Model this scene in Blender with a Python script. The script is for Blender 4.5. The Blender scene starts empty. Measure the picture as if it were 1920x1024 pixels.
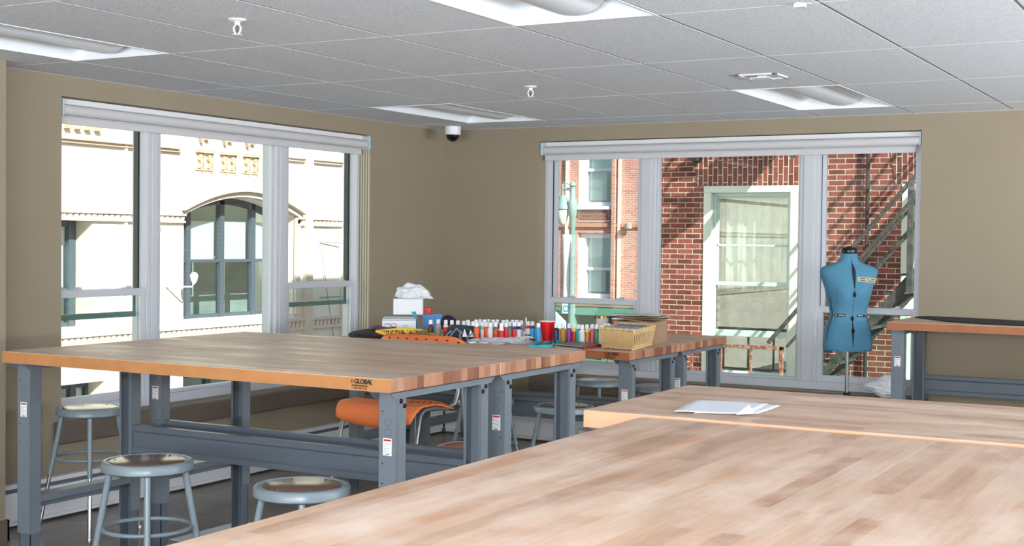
import bpy, bmesh, math, random
from math import sin, cos, pi, radians, sqrt
from mathutils import Vector, Matrix, noise
random.seed(7)
S = bpy.context.scene
COL = S.collection

# ------------------------------------------------------------------ camera
F_PX = 2506.92
YAW, PITCH, ROLL = radians(-29.349), radians(-1.396), radians(0.62567)
CAM = Vector((0, 0, 1.52))
fw = Vector((sin(YAW) * cos(PITCH), cos(YAW) * cos(PITCH), sin(PITCH)))
r0 = Vector((cos(YAW), -sin(YAW), 0)); u0 = r0.cross(fw)
rt = cos(ROLL) * r0 + sin(ROLL) * u0; up = -sin(ROLL) * r0 + cos(ROLL) * u0
cd = bpy.data.cameras.new('camera'); cam = bpy.data.objects.new('camera', cd); COL.objects.link(cam)
cd.sensor_width = 36.0; cd.sensor_fit = 'HORIZONTAL'; cd.lens = 36.0 * F_PX / 1920.0
cd.clip_start = 0.05; cd.clip_end = 300
m = Matrix((rt, up, -fw)).transposed().to_4x4(); m.translation = CAM
cam.matrix_world = m
S.camera = cam
def at(axis, val, x, y):
    """the point of the plane (axis = val) seen at photo pixel x, y"""
    d = fw + rt * ((x - 960) / F_PX) - up * ((y - 512) / F_PX)
    return CAM + d * ((val - CAM[axis]) / d[axis])
HR = Vector((cos(YAW), -sin(YAW), 0)); HF = Vector((sin(YAW), cos(YAW), 0))   # level right / forward of the viewer

# ------------------------------------------------------------------ materials
def lin(c):
    c = c / 255.0
    return c / 12.92 if c <= 0.04045 else ((c + 0.055) / 1.055) ** 2.4
def rgb(r, g, b): return (lin(r), lin(g), lin(b), 1.0)
class NT:
    def __init__(s, name):
        s.m = bpy.data.materials.new(name); s.m.use_nodes = True
        s.t = s.m.node_tree; s.n = s.t.nodes; s.b = s.n['Principled BSDF']
    def new(s, t, **k):
        n = s.n.new(t)
        for a, v in k.items():
            if a in n.inputs: n.inputs[a].default_value = v
            else: setattr(n, a, v)
        return n
    def link(s, a, b): s.t.links.new(a, b)
    def coord(s, scale=(1, 1, 1), rot=(0, 0, 0)):
        tc = s.new('ShaderNodeTexCoord'); mp = s.new('ShaderNodeMapping')
        mp.inputs['Scale'].default_value = scale; mp.inputs['Rotation'].default_value = rot
        s.link(tc.outputs['Object'], mp.inputs[0]); return mp.outputs[0]
    def noise(s, vec, scale, detail=3, rough=.5):
        n = s.new('ShaderNodeTexNoise'); n.inputs['Scale'].default_value = scale
        n.inputs['Detail'].default_value = detail; n.inputs['Roughness'].default_value = rough
        s.link(vec, n.inputs['Vector']); return n.outputs['Fac']
    def ramp(s, fac, stops):
        n = s.new('ShaderNodeValToRGB'); cr = n.color_ramp
        while len(cr.elements) < len(stops): cr.elements.new(.5)
        for e, (p, c) in zip(cr.elements, stops): e.position = p; e.color = c
        s.link(fac, n.inputs[0]); return n.outputs[0]
    def mix(s, fac, a, b, mode='MIX'):
        n = s.new('ShaderNodeMix'); n.data_type = 'RGBA'; n.blend_type = mode
        for i, v in ((0, fac), (6, a), (7, b)):
            if isinstance(v, (int, float, tuple)): n.inputs[i].default_value = v
            else: s.link(v, n.inputs[i])
        return n.outputs[2]
    def bump(s, h, strength=.2, dist=.002):
        n = s.new('ShaderNodeBump'); n.inputs['Strength'].default_value = strength; n.inputs['Distance'].default_value = dist
        s.link(h, n.inputs['Height']); s.link(n.outputs[0], s.b.inputs['Normal'])
def mat(name, c, rough=.5, metal=0.0, var=0.0, vscale=20, bump=0, bscale=200, bdist=.001, spec=.5):
    t = NT(name); t.b.inputs['Roughness'].default_value = rough; t.b.inputs['Metallic'].default_value = metal
    t.b.inputs['Specular IOR Level'].default_value = spec
    t.b.inputs['Base Color'].default_value = c
    if var or bump: v = t.coord()
    if var:
        f = t.noise(v, vscale, 4)
        a = tuple(x * (1 - var) for x in c[:3]) + (1,); b = tuple(min(1, x * (1 + var)) for x in c[:3]) + (1,)
        t.link(t.ramp(f, [(.3, a), (.7, b)]), t.b.inputs['Base Color'])
    if bump: t.bump(t.noise(v, bscale, 2), bump, bdist)
    return t.m
def butcher(name, cols, dust, along='x', rough=.45, dustamt=.5, smear=None, worn=None):
    """solid edge-glued planks, 40 mm wide, so the end grain shows as blocks"""
    t = NT(name); sw = (0, 0, 0) if along == 'x' else (0, 0, pi / 2)
    v = t.coord((1, 1, 0), sw)
    br = t.new('ShaderNodeTexBrick'); br.offset = .37; br.offset_frequency = 2; br.squash = 1
    for k, x in (('Scale', 1), ('Mortar Size', .0005), ('Mortar Smooth', .2), ('Bias', 0), ('Brick Width', .62), ('Row Height', .042)): br.inputs[k].default_value = x
    br.inputs['Color1'].default_value = (0, 0, 0, 1); br.inputs['Color2'].default_value = (1, 1, 1, 1); br.inputs['Mortar'].default_value = (.25, .25, .25, 1)
    t.link(v, br.inputs['Vector'])
    base = t.ramp(br.outputs['Color'], [(0, cols[0]), (.3, cols[1]), (.65, cols[2]), (1, cols[3])])
    gv = t.coord((1.5, 26, 8) if along == 'x' else (26, 1.5, 8))
    g = t.noise(gv, 3.0, 5, .6)
    base = t.mix(.55, base, t.ramp(g, [(.25, (.52, .46, .42, 1)), (.6, (1, 1, 1, 1))]), 'MULTIPLY')
    dv = t.coord((.8, 3.2, 2) if along == 'x' else (3.2, .8, 2))
    d = t.noise(dv, 2.4, 6, .62)
    base = t.mix(t.ramp(d, [(.36, (0, 0, 0, 1)), (.68, (dustamt,) * 3 + (1,))]), base, dust)
    if worn:      # bare orange-brown wear, drawn out along the planks
        wv = t.coord((.7, 5, 2) if along == 'x' else (5, .7, 2))
        wn = t.noise(wv, 3.1, 5, .6)
        base = t.mix(t.ramp(wn, [(.56, (0, 0, 0, 1)), (.72, (.75, .75, .75, 1))]), base, worn)
    if smear:     # chalky rubbed smears
        sv = t.coord((1.0, 1.7, 1) if along == 'x' else (1.7, 1.0, 1))
        sn = t.noise(sv, 4.3, 8, .68)
        base = t.mix(t.ramp(sn, [(.44, (0, 0, 0, 1)), (.70, (.42, .42, .42, 1))]), base, smear)
    t.link(base, t.b.inputs['Base Color'])
    t.link(t.ramp(d, [(.3, (rough - .1,) * 3 + (1,)), (.7, (rough + .2,) * 3 + (1,))]), t.b.inputs['Roughness'])
    t.bump(g, .08, .0008)
    return t.m
def bricks(name, w, h, mort, c, cm, plane='xz', off=.5, var=.35, dirt=.5):
    t = NT(name); tc = t.new('ShaderNodeTexCoord'); sp = t.new('ShaderNodeSeparateXYZ'); cb = t.new('ShaderNodeCombineXYZ')
    t.link(tc.outputs['Object'], sp.inputs[0])
    a, b = {'xz': (0, 2), 'yz': (1, 2), 'zx': (2, 0)}[plane]
    t.link(sp.outputs[a], cb.inputs[0]); t.link(sp.outputs[b], cb.inputs[1])
    nz = t.new('ShaderNodeTexNoise'); nz.inputs['Scale'].default_value = 9; t.link(tc.outputs['Object'], nz.inputs['Vector'])
    va = t.new('ShaderNodeVectorMath', operation='MULTIPLY_ADD'); va.inputs[1].default_value = (.008, .008, 0)
    t.link(nz.outputs['Color'], va.inputs[0]); t.link(cb.outputs[0], va.inputs[2])
    br = t.new('ShaderNodeTexBrick'); br.offset = off
    for k, x in (('Scale', 1), ('Mortar Size', mort), ('Mortar Smooth', .3), ('Bias', 0), ('Brick Width', w), ('Row Height', h)): br.inputs[k].default_value = x
    br.inputs['Color1'].default_value = (0, 0, 0, 1); br.inputs['Color2'].default_value = (1, 1, 1, 1); br.inputs['Mortar'].default_value = (.5, .5, .5, 1)
    t.link(va.outputs[0], br.inputs['Vector'])
    lo = tuple(x * (1 - var) for x in c[:3]) + (1,); hi = tuple(min(1, x * (1 + var)) for x in c[:3]) + (1,)
    body = t.ramp(br.outputs['Color'], [(0, lo), (.5, c), (1, hi)])
    n2 = t.noise(tc.outputs['Object'], 14, 5, .6)
    body = t.mix(dirt, body, t.ramp(n2, [(.3, (.45, .42, .42, 1)), (.65, (1.1, 1.05, 1, 1))]), 'MULTIPLY')
    mo = t.mix(.4, cm, t.ramp(n2, [(.3, (.4, .38, .36, 1)), (.6, (1, 1, 1, 1))]), 'MULTIPLY')
    t.link(t.mix(br.outputs['Fac'], body, mo), t.b.inputs['Base Color'])
    t.b.inputs['Roughness'].default_value = .9
    inv = t.new('ShaderNodeMath', operation='SUBTRACT'); inv.inputs[0].default_value = 1; t.link(br.outputs['Fac'], inv.inputs[1])
    t.bump(inv.outputs[0], .5, .006)
    return t.m
def glass(name, tint=(.97, 1, .98, 1), refl=1.0, ior=1.45):
    t = NT(name); t.n.remove(t.b)
    tr = t.new('ShaderNodeBsdfTransparent'); tr.inputs[0].default_value = tint
    gl = t.new('ShaderNodeBsdfGlossy'); gl.inputs['Roughness'].default_value = .0
    lw = t.new('ShaderNodeLayerWeight'); lw.inputs[0].default_value = .5      # Schlick: the same from both faces
    pw = t.new('ShaderNodeMath', operation='POWER'); pw.inputs[1].default_value = 5; t.link(lw.outputs['Facing'], pw.inputs[0])
    ma = t.new('ShaderNodeMath', operation='MULTIPLY_ADD'); ma.inputs[1].default_value = .96; ma.inputs[2].default_value = .04; t.link(pw.outputs[0], ma.inputs[0])
    mu = t.new('ShaderNodeMath', operation='MULTIPLY'); mu.inputs[1].default_value = refl; mu.use_clamp = True; t.link(ma.outputs[0], mu.inputs[0])
    mx = t.new('ShaderNodeMixShader'); t.link(mu.outputs[0], mx.inputs[0]); t.link(tr.outputs[0], mx.inputs[1]); t.link(gl.outputs[0], mx.inputs[2])
    t.link(mx.outputs[0], t.n['Material Output'].inputs[0]); return t.m

WALL = mat('wall_paint', rgb(146, 135, 116), .75, var=.03, vscale=2.5, bump=.08, bscale=350)
WALL2 = WALL
CEIL = NT('ceiling_tile'); v = CEIL.coord()
CEIL.link(CEIL.ramp(CEIL.noise(v, 170, 3, .7), [(.36, rgb(192, 199, 208)), (.52, rgb(222, 228, 236)), (.66, rgb(236, 241, 248))]), CEIL.b.inputs['Base Color'])
CEIL.b.inputs['Roughness'].default_value = .95; CEIL.bump(CEIL.noise(v, 210, 3, .7), .5, .003); CEIL = CEIL.m
GRID = mat('tee_paint_shaded', rgb(134, 133, 132), .7); GRID2 = mat('tee_paint_lit', rgb(226, 226, 224), .6)  # one grid paint; shade on main and light on cross tees put in colour
FLOOR = NT('floor_tile'); v = FLOOR.coord()
_b = FLOOR.new('ShaderNodeTexChecker'); _b.inputs['Scale'].default_value = 2.2; FLOOR.link(v, _b.inputs['Vector'])
_n = FLOOR.noise(v, 5, 6, .6)
FLOOR.link(FLOOR.mix(_b.outputs['Fac'], FLOOR.ramp(_n, [(.3, rgb(96, 86, 78)), (.7, rgb(114, 104, 94))]), FLOOR.ramp(_n, [(.3, rgb(114, 104, 94)), (.7, rgb(132, 122, 110))])), FLOOR.b.inputs['Base Color'])
FLOOR.b.inputs['Roughness'].default_value = .28; FLOOR = FLOOR.m
WHITE = mat('white_enamel', rgb(226, 228, 232), .35)
VINYL = mat('window_vinyl', rgb(194, 198, 206), .4)
VINYLG = mat('window_vinyl_outer', rgb(96, 122, 120), .4); STILEM = mat('sash_stile_dark', rgb(40, 54, 52), .4)
GASKET = mat('gasket_rubber', rgb(26, 34, 32), .6)
SHADE = mat('shade_fabric', rgb(196, 197, 201), .8, var=.03, vscale=60)
REVEAL = mat('reveal_paint', rgb(188, 184, 164), .6)
SILLM = mat('sill_laminate', rgb(104, 92, 82), .5, var=.06, vscale=8)
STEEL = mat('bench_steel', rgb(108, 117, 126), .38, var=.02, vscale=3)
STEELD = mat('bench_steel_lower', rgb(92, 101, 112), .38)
BOLT = mat('black_bolt', rgb(20, 20, 24), .3, metal=.6)
HOLE = mat('knockout_shadow', rgb(60, 66, 76), .6)
STOOLM = mat('stool_enamel', rgb(124, 138, 146), .3)
CHROME = mat('chrome_leg', rgb(190, 190, 192), .18, metal=1)
BOARD = mat('hardboard_seat', rgb(118, 96, 82), .2, var=.12, vscale=9, spec=.9)
WOOD_FAR = butcher('maple_worn', [rgb(176, 138, 110), rgb(194, 160, 132), rgb(202, 172, 146), rgb(210, 186, 164)], rgb(204, 188, 172), 'x', .4, .7, rgb(212, 200, 188), rgb(168, 124, 96))
WOOD_NEAR_X = butcher('maple_pale_lengthwise', [rgb(152, 112, 84), rgb(176, 142, 116), rgb(184, 151, 126), rgb(192, 163, 140)], rgb(188, 163, 143), 'x', .42, .7, rgb(212, 200, 190), rgb(172, 122, 86))
WOOD_NEAR_Y = butcher('maple_pale_crosswise', [rgb(164, 118, 86), rgb(204, 168, 136), rgb(212, 180, 150), rgb(224, 198, 172)], rgb(230, 212, 194), 'y', .4, .8)
WOOD_END = butcher('maple_end_grain', [rgb(112, 66, 48), rgb(150, 98, 72), rgb(170, 122, 92), rgb(190, 146, 116)], rgb(176, 136, 112), 'x', .55, .3)
WOOD_EDGE2 = mat('dimmed_oiled_edge', rgb(160, 96, 56), .5, var=.1, vscale=14)  # far benches' copy of the oiled edge, flash falloff put into its colour
WOOD_EDGE = mat('oiled_edge', rgb(184, 127, 79), .45, var=.1, vscale=14)
INK = mat('black_ink', rgb(24, 18, 14), .6)
ORANGE = mat('orange_polypropylene', rgb(240, 130, 72), .42)
ORANGED = mat('chair_slot', rgb(70, 34, 20), .7)
CHAIRG = mat('chair_frame_grey', rgb(150, 154, 158), .35, metal=.7)
PAPER = mat('label_paper', rgb(236, 238, 242), .7)
REDINK = mat('red_ink', rgb(190, 44, 40), .6)
GREYINK = mat('grey_ink', rgb(140, 146, 156), .7)
GLASS = glass('window_glass', (.94, .985, .965, 1), .9)
GLASS2 = glass('window_glass_green', (.80, .93, .88, 1), 1.0)
DARKGL = glass('street_glass', (.88, .93, .93, 1), 3.0, 1.5)

# ------------------------------------------------------------------ mesh builder
class MB:
    def __init__(s): s.v = []; s.f = []; s.mi = []; s.k = 0
    def add(s, vs, fs):
        o = len(s.v); s.v += [tuple(x) for x in vs]
        for f in fs: s.f.append(tuple(i + o for i in f)); s.mi.append(s.k)
        return s
    def mat(s, k): s.k = k; return s
    def box(s, x0, y0, z0, x1, y1, z1):
        x0, x1 = min(x0, x1), max(x0, x1); y0, y1 = min(y0, y1), max(y0, y1); z0, z1 = min(z0, z1), max(z0, z1)
        return s.add([(x0, y0, z0), (x1, y0, z0), (x1, y1, z0), (x0, y1, z0), (x0, y0, z1), (x1, y0, z1), (x1, y1, z1), (x0, y1, z1)],
                     [(0, 3, 2, 1), (4, 5, 6, 7), (0, 1, 5, 4), (1, 2, 6, 5), (2, 3, 7, 6), (3, 0, 4, 7)])
    def prism(s, poly, axis, a, b):
        """poly: 2-D points on the two other axes (in order), extruded along axis from a to b"""
        def p(q, t): l = list(q); l.insert(axis, t); return l
        n = len(poly); fl = axis == 1
        vs = [p(q, a) for q in poly] + [p(q, b) for q in poly]
        ar = sum(poly[i][0] * poly[(i + 1) % n][1] - poly[(i + 1) % n][0] * poly[i][1] for i in range(n))
        fs = [tuple(range(n))[::-1], tuple(range(n, 2 * n))] + [(i, (i + 1) % n, (i + 1) % n + n, i + n) for i in range(n)]
        if (ar < 0) != fl: fs = [f[::-1] for f in fs]
        if b < a: fs = [f[::-1] for f in fs]
        return s.add(vs, fs)
    def loft(s, rings, cap=True, closed=True):
        n = len(rings[0]); vs = [p for r in rings for p in r]; fs = []
        for i in range(len(rings) - 1):
            for j in range(n if closed else n - 1):
                k = (j + 1) % n
                fs.append((i * n + j, i * n + k, (i + 1) * n + k, (i + 1) * n + j))
        if cap: fs += [tuple(range(n))[::-1], tuple(range((len(rings) - 1) * n, len(rings) * n))]
        return s.add(vs, fs)
    def lathe(s, prof, c=(0, 0, 0), n=24, cap=True):
        c = Vector(c)
        return s.loft([[(c.x + r * cos(2 * pi * j / n), c.y + r * sin(2 * pi * j / n), c.z + z) for j in range(n)] for r, z in prof], cap)
    def tube(s, path, r, n=10, closed=False, cap=True):
        P = [Vector(p) for p in path]; N = len(P); rings = []
        R = r if isinstance(r, (list, tuple)) else [r] * N
        prev = None
        for i, p in enumerate(P):
            if closed: t = P[(i + 1) % N] - P[i - 1]
            else: t = P[min(i + 1, N - 1)] - P[max(i - 1, 0)]
            t.normalize()
            if prev is None:
                a = Vector((0, 0, 1)) if abs(t.z) < .9 else Vector((1, 0, 0))
                x = t.cross(a).normalized()
            else: x = (prev - t * prev.dot(t)).normalized()
            prev = x; y = t.cross(x)
            rings.append([tuple(p + R[i] * (x * cos(2 * pi * j / n) + y * sin(2 * pi * j / n))) for j in range(n)])
        if closed: rings.append(rings[0])
        return s.loft(rings, cap and not closed)
    def grid(s, fn, nu, nv):
        vs = [fn(i / nu, j / nv) for j in range(nv + 1) for i in range(nu + 1)]
        return s.add(vs, [(j * (nu + 1) + i, j * (nu + 1) + i + 1, (j + 1) * (nu + 1) + i + 1, (j + 1) * (nu + 1) + i) for j in range(nv) for i in range(nu)])
    def xf(s, M):
        s.v = [tuple(M @ Vector(p)) for p in s.v]; return s
    def build(s, name, mats, parent=None, smooth=35, bevel=0, solid=0, sub=0):
        me = bpy.data.meshes.new(name); me.from_pydata(s.v, [], s.f)
        for mm in (mats if isinstance(mats, (list, tuple)) else [mats]): me.materials.append(mm)
        for p, k in zip(me.polygons, s.mi): p.material_index = k
        if smooth:
            for p in me.polygons: p.use_smooth = True
            me.update(); me.set_sharp_from_angle(angle=radians(smooth))
        o = bpy.data.objects.new(name, me); COL.objects.link(o)
        if parent: o.parent = parent
        if solid:
            q = o.modifiers.new('thickness', 'SOLIDIFY'); q.thickness = solid; q.offset = 0
        if bevel:
            q = o.modifiers.new('edge', 'BEVEL'); q.width = bevel; q.segments = 2; q.limit_method = 'ANGLE'; q.angle_limit = radians(40)
        if sub:
            q = o.modifiers.new('smooth', 'SUBSURF'); q.levels = sub; q.render_levels = sub
        return o
def tag(o, label, cat=None, group=None, kind=None):
    o['label'] = label
    if cat: o['category'] = cat
    if group: o['group'] = group
    if kind: o['kind'] = kind
    return o
def thing(name, label, cat, loc=(0, 0, 0), rz=0, group=None, kind=None):
    o = bpy.data.objects.new(name, None); COL.objects.link(o); o.location = loc; o.rotation_euler = (0, 0, rz)
    o.empty_display_size = .1
    return tag(o, label, cat, group, kind)
def struct(o, label, cat): return tag(o, label, cat, kind='structure')
def copy_tree(o, parent=None):
    c = o.copy(); COL.objects.link(c)
    if parent: c.parent = parent
    for ch in [x for x in bpy.data.objects if x.parent == o]: copy_tree(ch, c)
    return c
def text_mesh(body, size, name, material, parent, M, shear=0, bold=0, align='LEFT', space=1.0):
    cu = bpy.data.curves.new(name, 'FONT'); cu.body = body; cu.size = size; cu.shear = shear; cu.offset = bold; cu.extrude = .0003
    cu.align_x = align; cu.space_character = space; cu.resolution_u = 3
    t = bpy.data.objects.new(name + '_src', cu); COL.objects.link(t)
    dg = bpy.context.evaluated_depsgraph_get(); me = bpy.data.meshes.new_from_object(t.evaluated_get(dg))
    bpy.data.objects.remove(t); bpy.data.curves.remove(cu)
    me.transform(M); me.name = name; me.materials.clear(); me.materials.append(material)
    o = bpy.data.objects.new(name, me); COL.objects.link(o); o.parent = parent
    return o

# ------------------------------------------------------------------ room shell
XL, YB, XR, YF, H = -5.66, 8.95, 3.3, -3.2, 2.38
LW = (5.10, 7.963); BW = (-4.806, -1.97); WZ = (.515, 2.272)
TH = .235
def wall_left():
    b = MB()
    b.box(XL - TH, YF, -.2, XL, LW[0], H + .1); b.box(XL - TH, LW[1], -.2, XL, YB + TH, H + .1)
    b.box(XL - TH, LW[0], -.2, XL, LW[1], WZ[0]); b.box(XL - TH, LW[0], WZ[1], XL, LW[1], H + .1)
    return b
struct(wall_left().build('wall_left', WALL, smooth=0), 'tan painted wall holding the left window', 'wall')
b = MB()
b.box(XL, YB, -.2, BW[0], YB + TH, H + .1); b.box(BW[1], YB, -.2, XR + TH, YB + TH, H + .1)
b.box(BW[0], YB, -.2, BW[1], YB + TH, WZ[0]); b.box(BW[0], YB, WZ[1], BW[1], YB + TH, H + .1)
struct(b.build('wall_back', WALL, smooth=0), 'tan painted wall holding the right-hand window', 'wall')
RW = (2.6, 8.3); RZ = (.7, 2.2)      # opening added in the unseen right wall for a fill lamp
b = MB(); b.box(XR, YF - TH, -.2, XR + TH, RW[0], H + .1); b.box(XR, RW[1], -.2, XR + TH, YB, H + .1)
b.box(XR, RW[0], -.2, XR + TH, RW[1], RZ[0]); b.box(XR, RW[0], RZ[1], XR + TH, RW[1], H + .1)
struct(b.build('wall_right', WALL, smooth=0), 'tan wall along the right side of the room', 'wall')
FX = (-4.45, 2.05)  # opening added in the unseen near wall for the other fill lamp
b = MB(); b.box(XL - TH, YF - TH, -.2, FX[0], YF, H + .1); b.box(FX[1], YF - TH, -.2, XR, YF, H + .1)
b.box(FX[0], YF - TH, -.2, FX[1], YF, RZ[0]); b.box(FX[0], YF - TH, RZ[1], FX[1], YF, H + .1)
struct(b.build('wall_front', WALL, smooth=0), 'tan wall at the near end of the room', 'wall')
b = MB(); b.box(XL - TH, YF - TH, -.25, XR + TH, YB + TH, -.2)
b.box(XL, YF, -.2, XR, YB, 0)
struct(b.build('floor', FLOOR, smooth=0), 'dark brown tiled floor under the tables', 'floor')
b = MB(); b.box(XL, 3.3, 0, -5.42, 4.533, H)
struct(b.build('wall_pilaster', WALL, smooth=0), 'narrow tan wall projection at the left edge', 'wall')
b = MB(); b.box(-5.43, 3.29, 0, -5.405, 4.545, .105); b.box(XL, 4.533, 0, -5.405, 4.545, .105)
struct(b.build('baseboard_left', SILLM, smooth=0), 'dark brown base strip on the wall projection', 'baseboard')

# ceiling: tegular tiles, 2 x 4, with gaps at the grid; troffers fill four of the cells
TX, TY, GX, GY = .62, 1.242, -4.50, 4.70
TROFF = {(-1, -1), (3, -1), (-1, 2), (3, 2)}
b = MB(); gx, gy = .0075, .0055
for i in range(-2, 13):
    for j in range(-7, 4):
        if (i, j) in TROFF: continue
        x0 = max(GX + i * TX + gx, XL + .012); x1 = min(GX + (i + 1) * TX - gx, XR - .012)
        y0 = max(GY + j * TY + gy, YF + .012); y1 = min(GY + (j + 1) * TY - gy, YB - .012)
        if x1 - x0 > .03 and y1 - y0 > .03: b.box(x0, y0, H, x1, y1, H + .03)
ce = struct(b.build('ceiling', CEIL, smooth=0), 'grey speckled drop ceiling of lay-in tiles', 'ceiling')
b = MB()
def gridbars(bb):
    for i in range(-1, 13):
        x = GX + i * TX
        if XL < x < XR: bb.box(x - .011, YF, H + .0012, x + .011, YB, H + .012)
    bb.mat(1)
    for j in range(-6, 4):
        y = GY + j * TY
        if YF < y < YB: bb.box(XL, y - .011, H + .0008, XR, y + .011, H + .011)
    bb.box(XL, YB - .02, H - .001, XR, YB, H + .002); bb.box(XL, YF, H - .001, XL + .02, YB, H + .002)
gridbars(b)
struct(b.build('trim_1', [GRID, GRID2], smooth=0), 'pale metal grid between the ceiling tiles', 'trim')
b = MB(); b.box(XL - TH, YF - TH, H + .16, XR + TH, YB + TH, H + .4)
struct(b.build('ceiling_slab', mat('slab', rgb(150, 150, 150), .9), smooth=0), 'slab above the hanging ceiling', 'ceiling')

# ------------------------------------------------------------------ troffer lights
LITE = mat('troffer_paint', rgb(232, 238, 244), .45)
LENS = mat('troffer_lens', rgb(222, 228, 236), .35)
def troffer(label, i, j):
    x0 = GX + i * TX; y0 = GY + j * TY; cx = x0 + TX / 2; cy = y0 + TY / 2
    t = thing('ceiling_light', label, 'light', (cx, cy, H), 0, 'recessed lights in the ceiling')
    w, l = TX / 2 - .014, TY / 2 - .014
    b = MB()
    for s in (-1, 1):
        b.box(s * w, -l, -.002, s * (w + .012), l, .02); b.box(-w - .012, s * l, -.002, w + .012, s * (l + .012), .02)
    b.build('frame', LITE, t, smooth=0)
    b = MB()      # coved reflector pan, open below
    prof = [(-w + (w - .11) * (1 - cos(a)) , .002 + .085 * sin(a)) for a in [k / 10 * pi / 2 for k in range(11)]]
    prof = prof + [(-x, z) for x, z in prof[::-1]]
    outer = [(x, z + .004) for x, z in prof]
    rings = [[(x, yy, z) for x, z in prof] for yy in (-l, l)]
    b.loft(rings, cap=False, closed=False); b.loft([[(x, yy, z) for x, z in outer] for yy in (l, -l)], cap=False, closed=False)
    b.build('reflector', LITE, t, smooth=30)
    for s in (-1, 1): MB().prism([(x, z) for x, z in prof], 1, s * l, s * (l - .004)).build('end_plate', LITE, t, smooth=0)
    b = MB()      # hanging half-round basket
    bp = [(.125 * cos(a), .078 - .07 * sin(a) ** .8 if 0 < a < pi else .078) for a in [k / 16 * pi for k in range(17)]]
    e = l - .07
    b.prism(bp, 1, -e, e); b.build('lens_basket', LENS, t, smooth=40)
    return t
troffer('recessed ceiling light at the far left above the left window', -1, -1)
troffer('large recessed ceiling light at the top middle, nearest the viewer', 3, -1)
troffer('recessed ceiling light near the room corner and dome camera', -1, 2)
troffer('recessed ceiling light on the right, above the brick view', 3, 2)

# ------------------------------------------------------------------ small things on the ceiling
def sprinkler(label, x, y):
    t = thing('sprinkler', label, 'sprinkler', (x, y, H), radians(20), 'ceiling sprinklers')
    MB().lathe([(.036, 0), (.036, -.003), (.028, -.008), (.012, -.010)], n=24).build('escutcheon', WHITE, t)
    b = MB().lathe([(.011, -.008), (.011, -.022), (.007, -.024)], n=14)
    for s in (-1, 1): b.tube([(s * .008, 0, -.022), (s * .015, 0, -.034), (s * .012, 0, -.048), (s * .004, 0, -.06)], .0035, 8)
    b.build('frame', WHITE, t)
    MB().lathe([(.003, -.024), (.003, -.056)], n=8).build('glass_bulb', mat('sprinkler_bulb', rgb(120, 70, 80), .2), t)
    MB().lathe([(.005, -.058), (.020, -.060), (.020, -.062), (.004, -.063)], n=16).build('deflector', WHITE, t)
sprinkler('white ceiling sprinkler above the left window, nearer the viewer', -3.547, 4.077)
sprinkler('white ceiling sprinkler beyond the big light, farther away', -3.585, 6.564)
t = thing('dome_camera', 'small white dome security camera with black dome in the room corner', 'camera', (-5.40, 8.66, H))
MB().lathe([(.062, 0), (.062, -.05), (.058, -.062), (.05, -.064)], n=32).build('housing', WHITE, t)
MB().lathe([(.05, -.062)] + [(.05 * cos(a), -.064 - .05 * sin(a)) for a in [k / 8 * pi / 2 for k in range(1, 9)]], n=32, cap=False).build('dome', mat('smoked_dome', rgb(14, 14, 18), .08), t)
t = thing('air_vent', 'small square white air vent in a ceiling tile', 'vent', (-2.27, 6.64, H))
b = MB()
for s in (-1, 1): b.box(-.11, s * .11, -.008, .11, s * .085, 0); b.box(s * .11, -.11, -.008, s * .085, .11, 0)
b.build('frame', WHITE, t, bevel=.002)
MB().box(-.05, -.05, -.016, .05, .05, -.012).box(-.085, -.085, -.002, .085, .085, -.001).box(-.02, -.02, -.012, .02, .02, -.001).build('center_plate', WHITE, t)
t = MB().box(-.02, -.012, -.012, .02, .012, .002).box(-.006, -.03, -.006, .006, .03, .003).build('ceiling_clip', WHITE)
t.location = (-1.47, 4.70, H - .001); tag(t, 'tiny white clip on the ceiling grid at the top right', 'clip')

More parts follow.
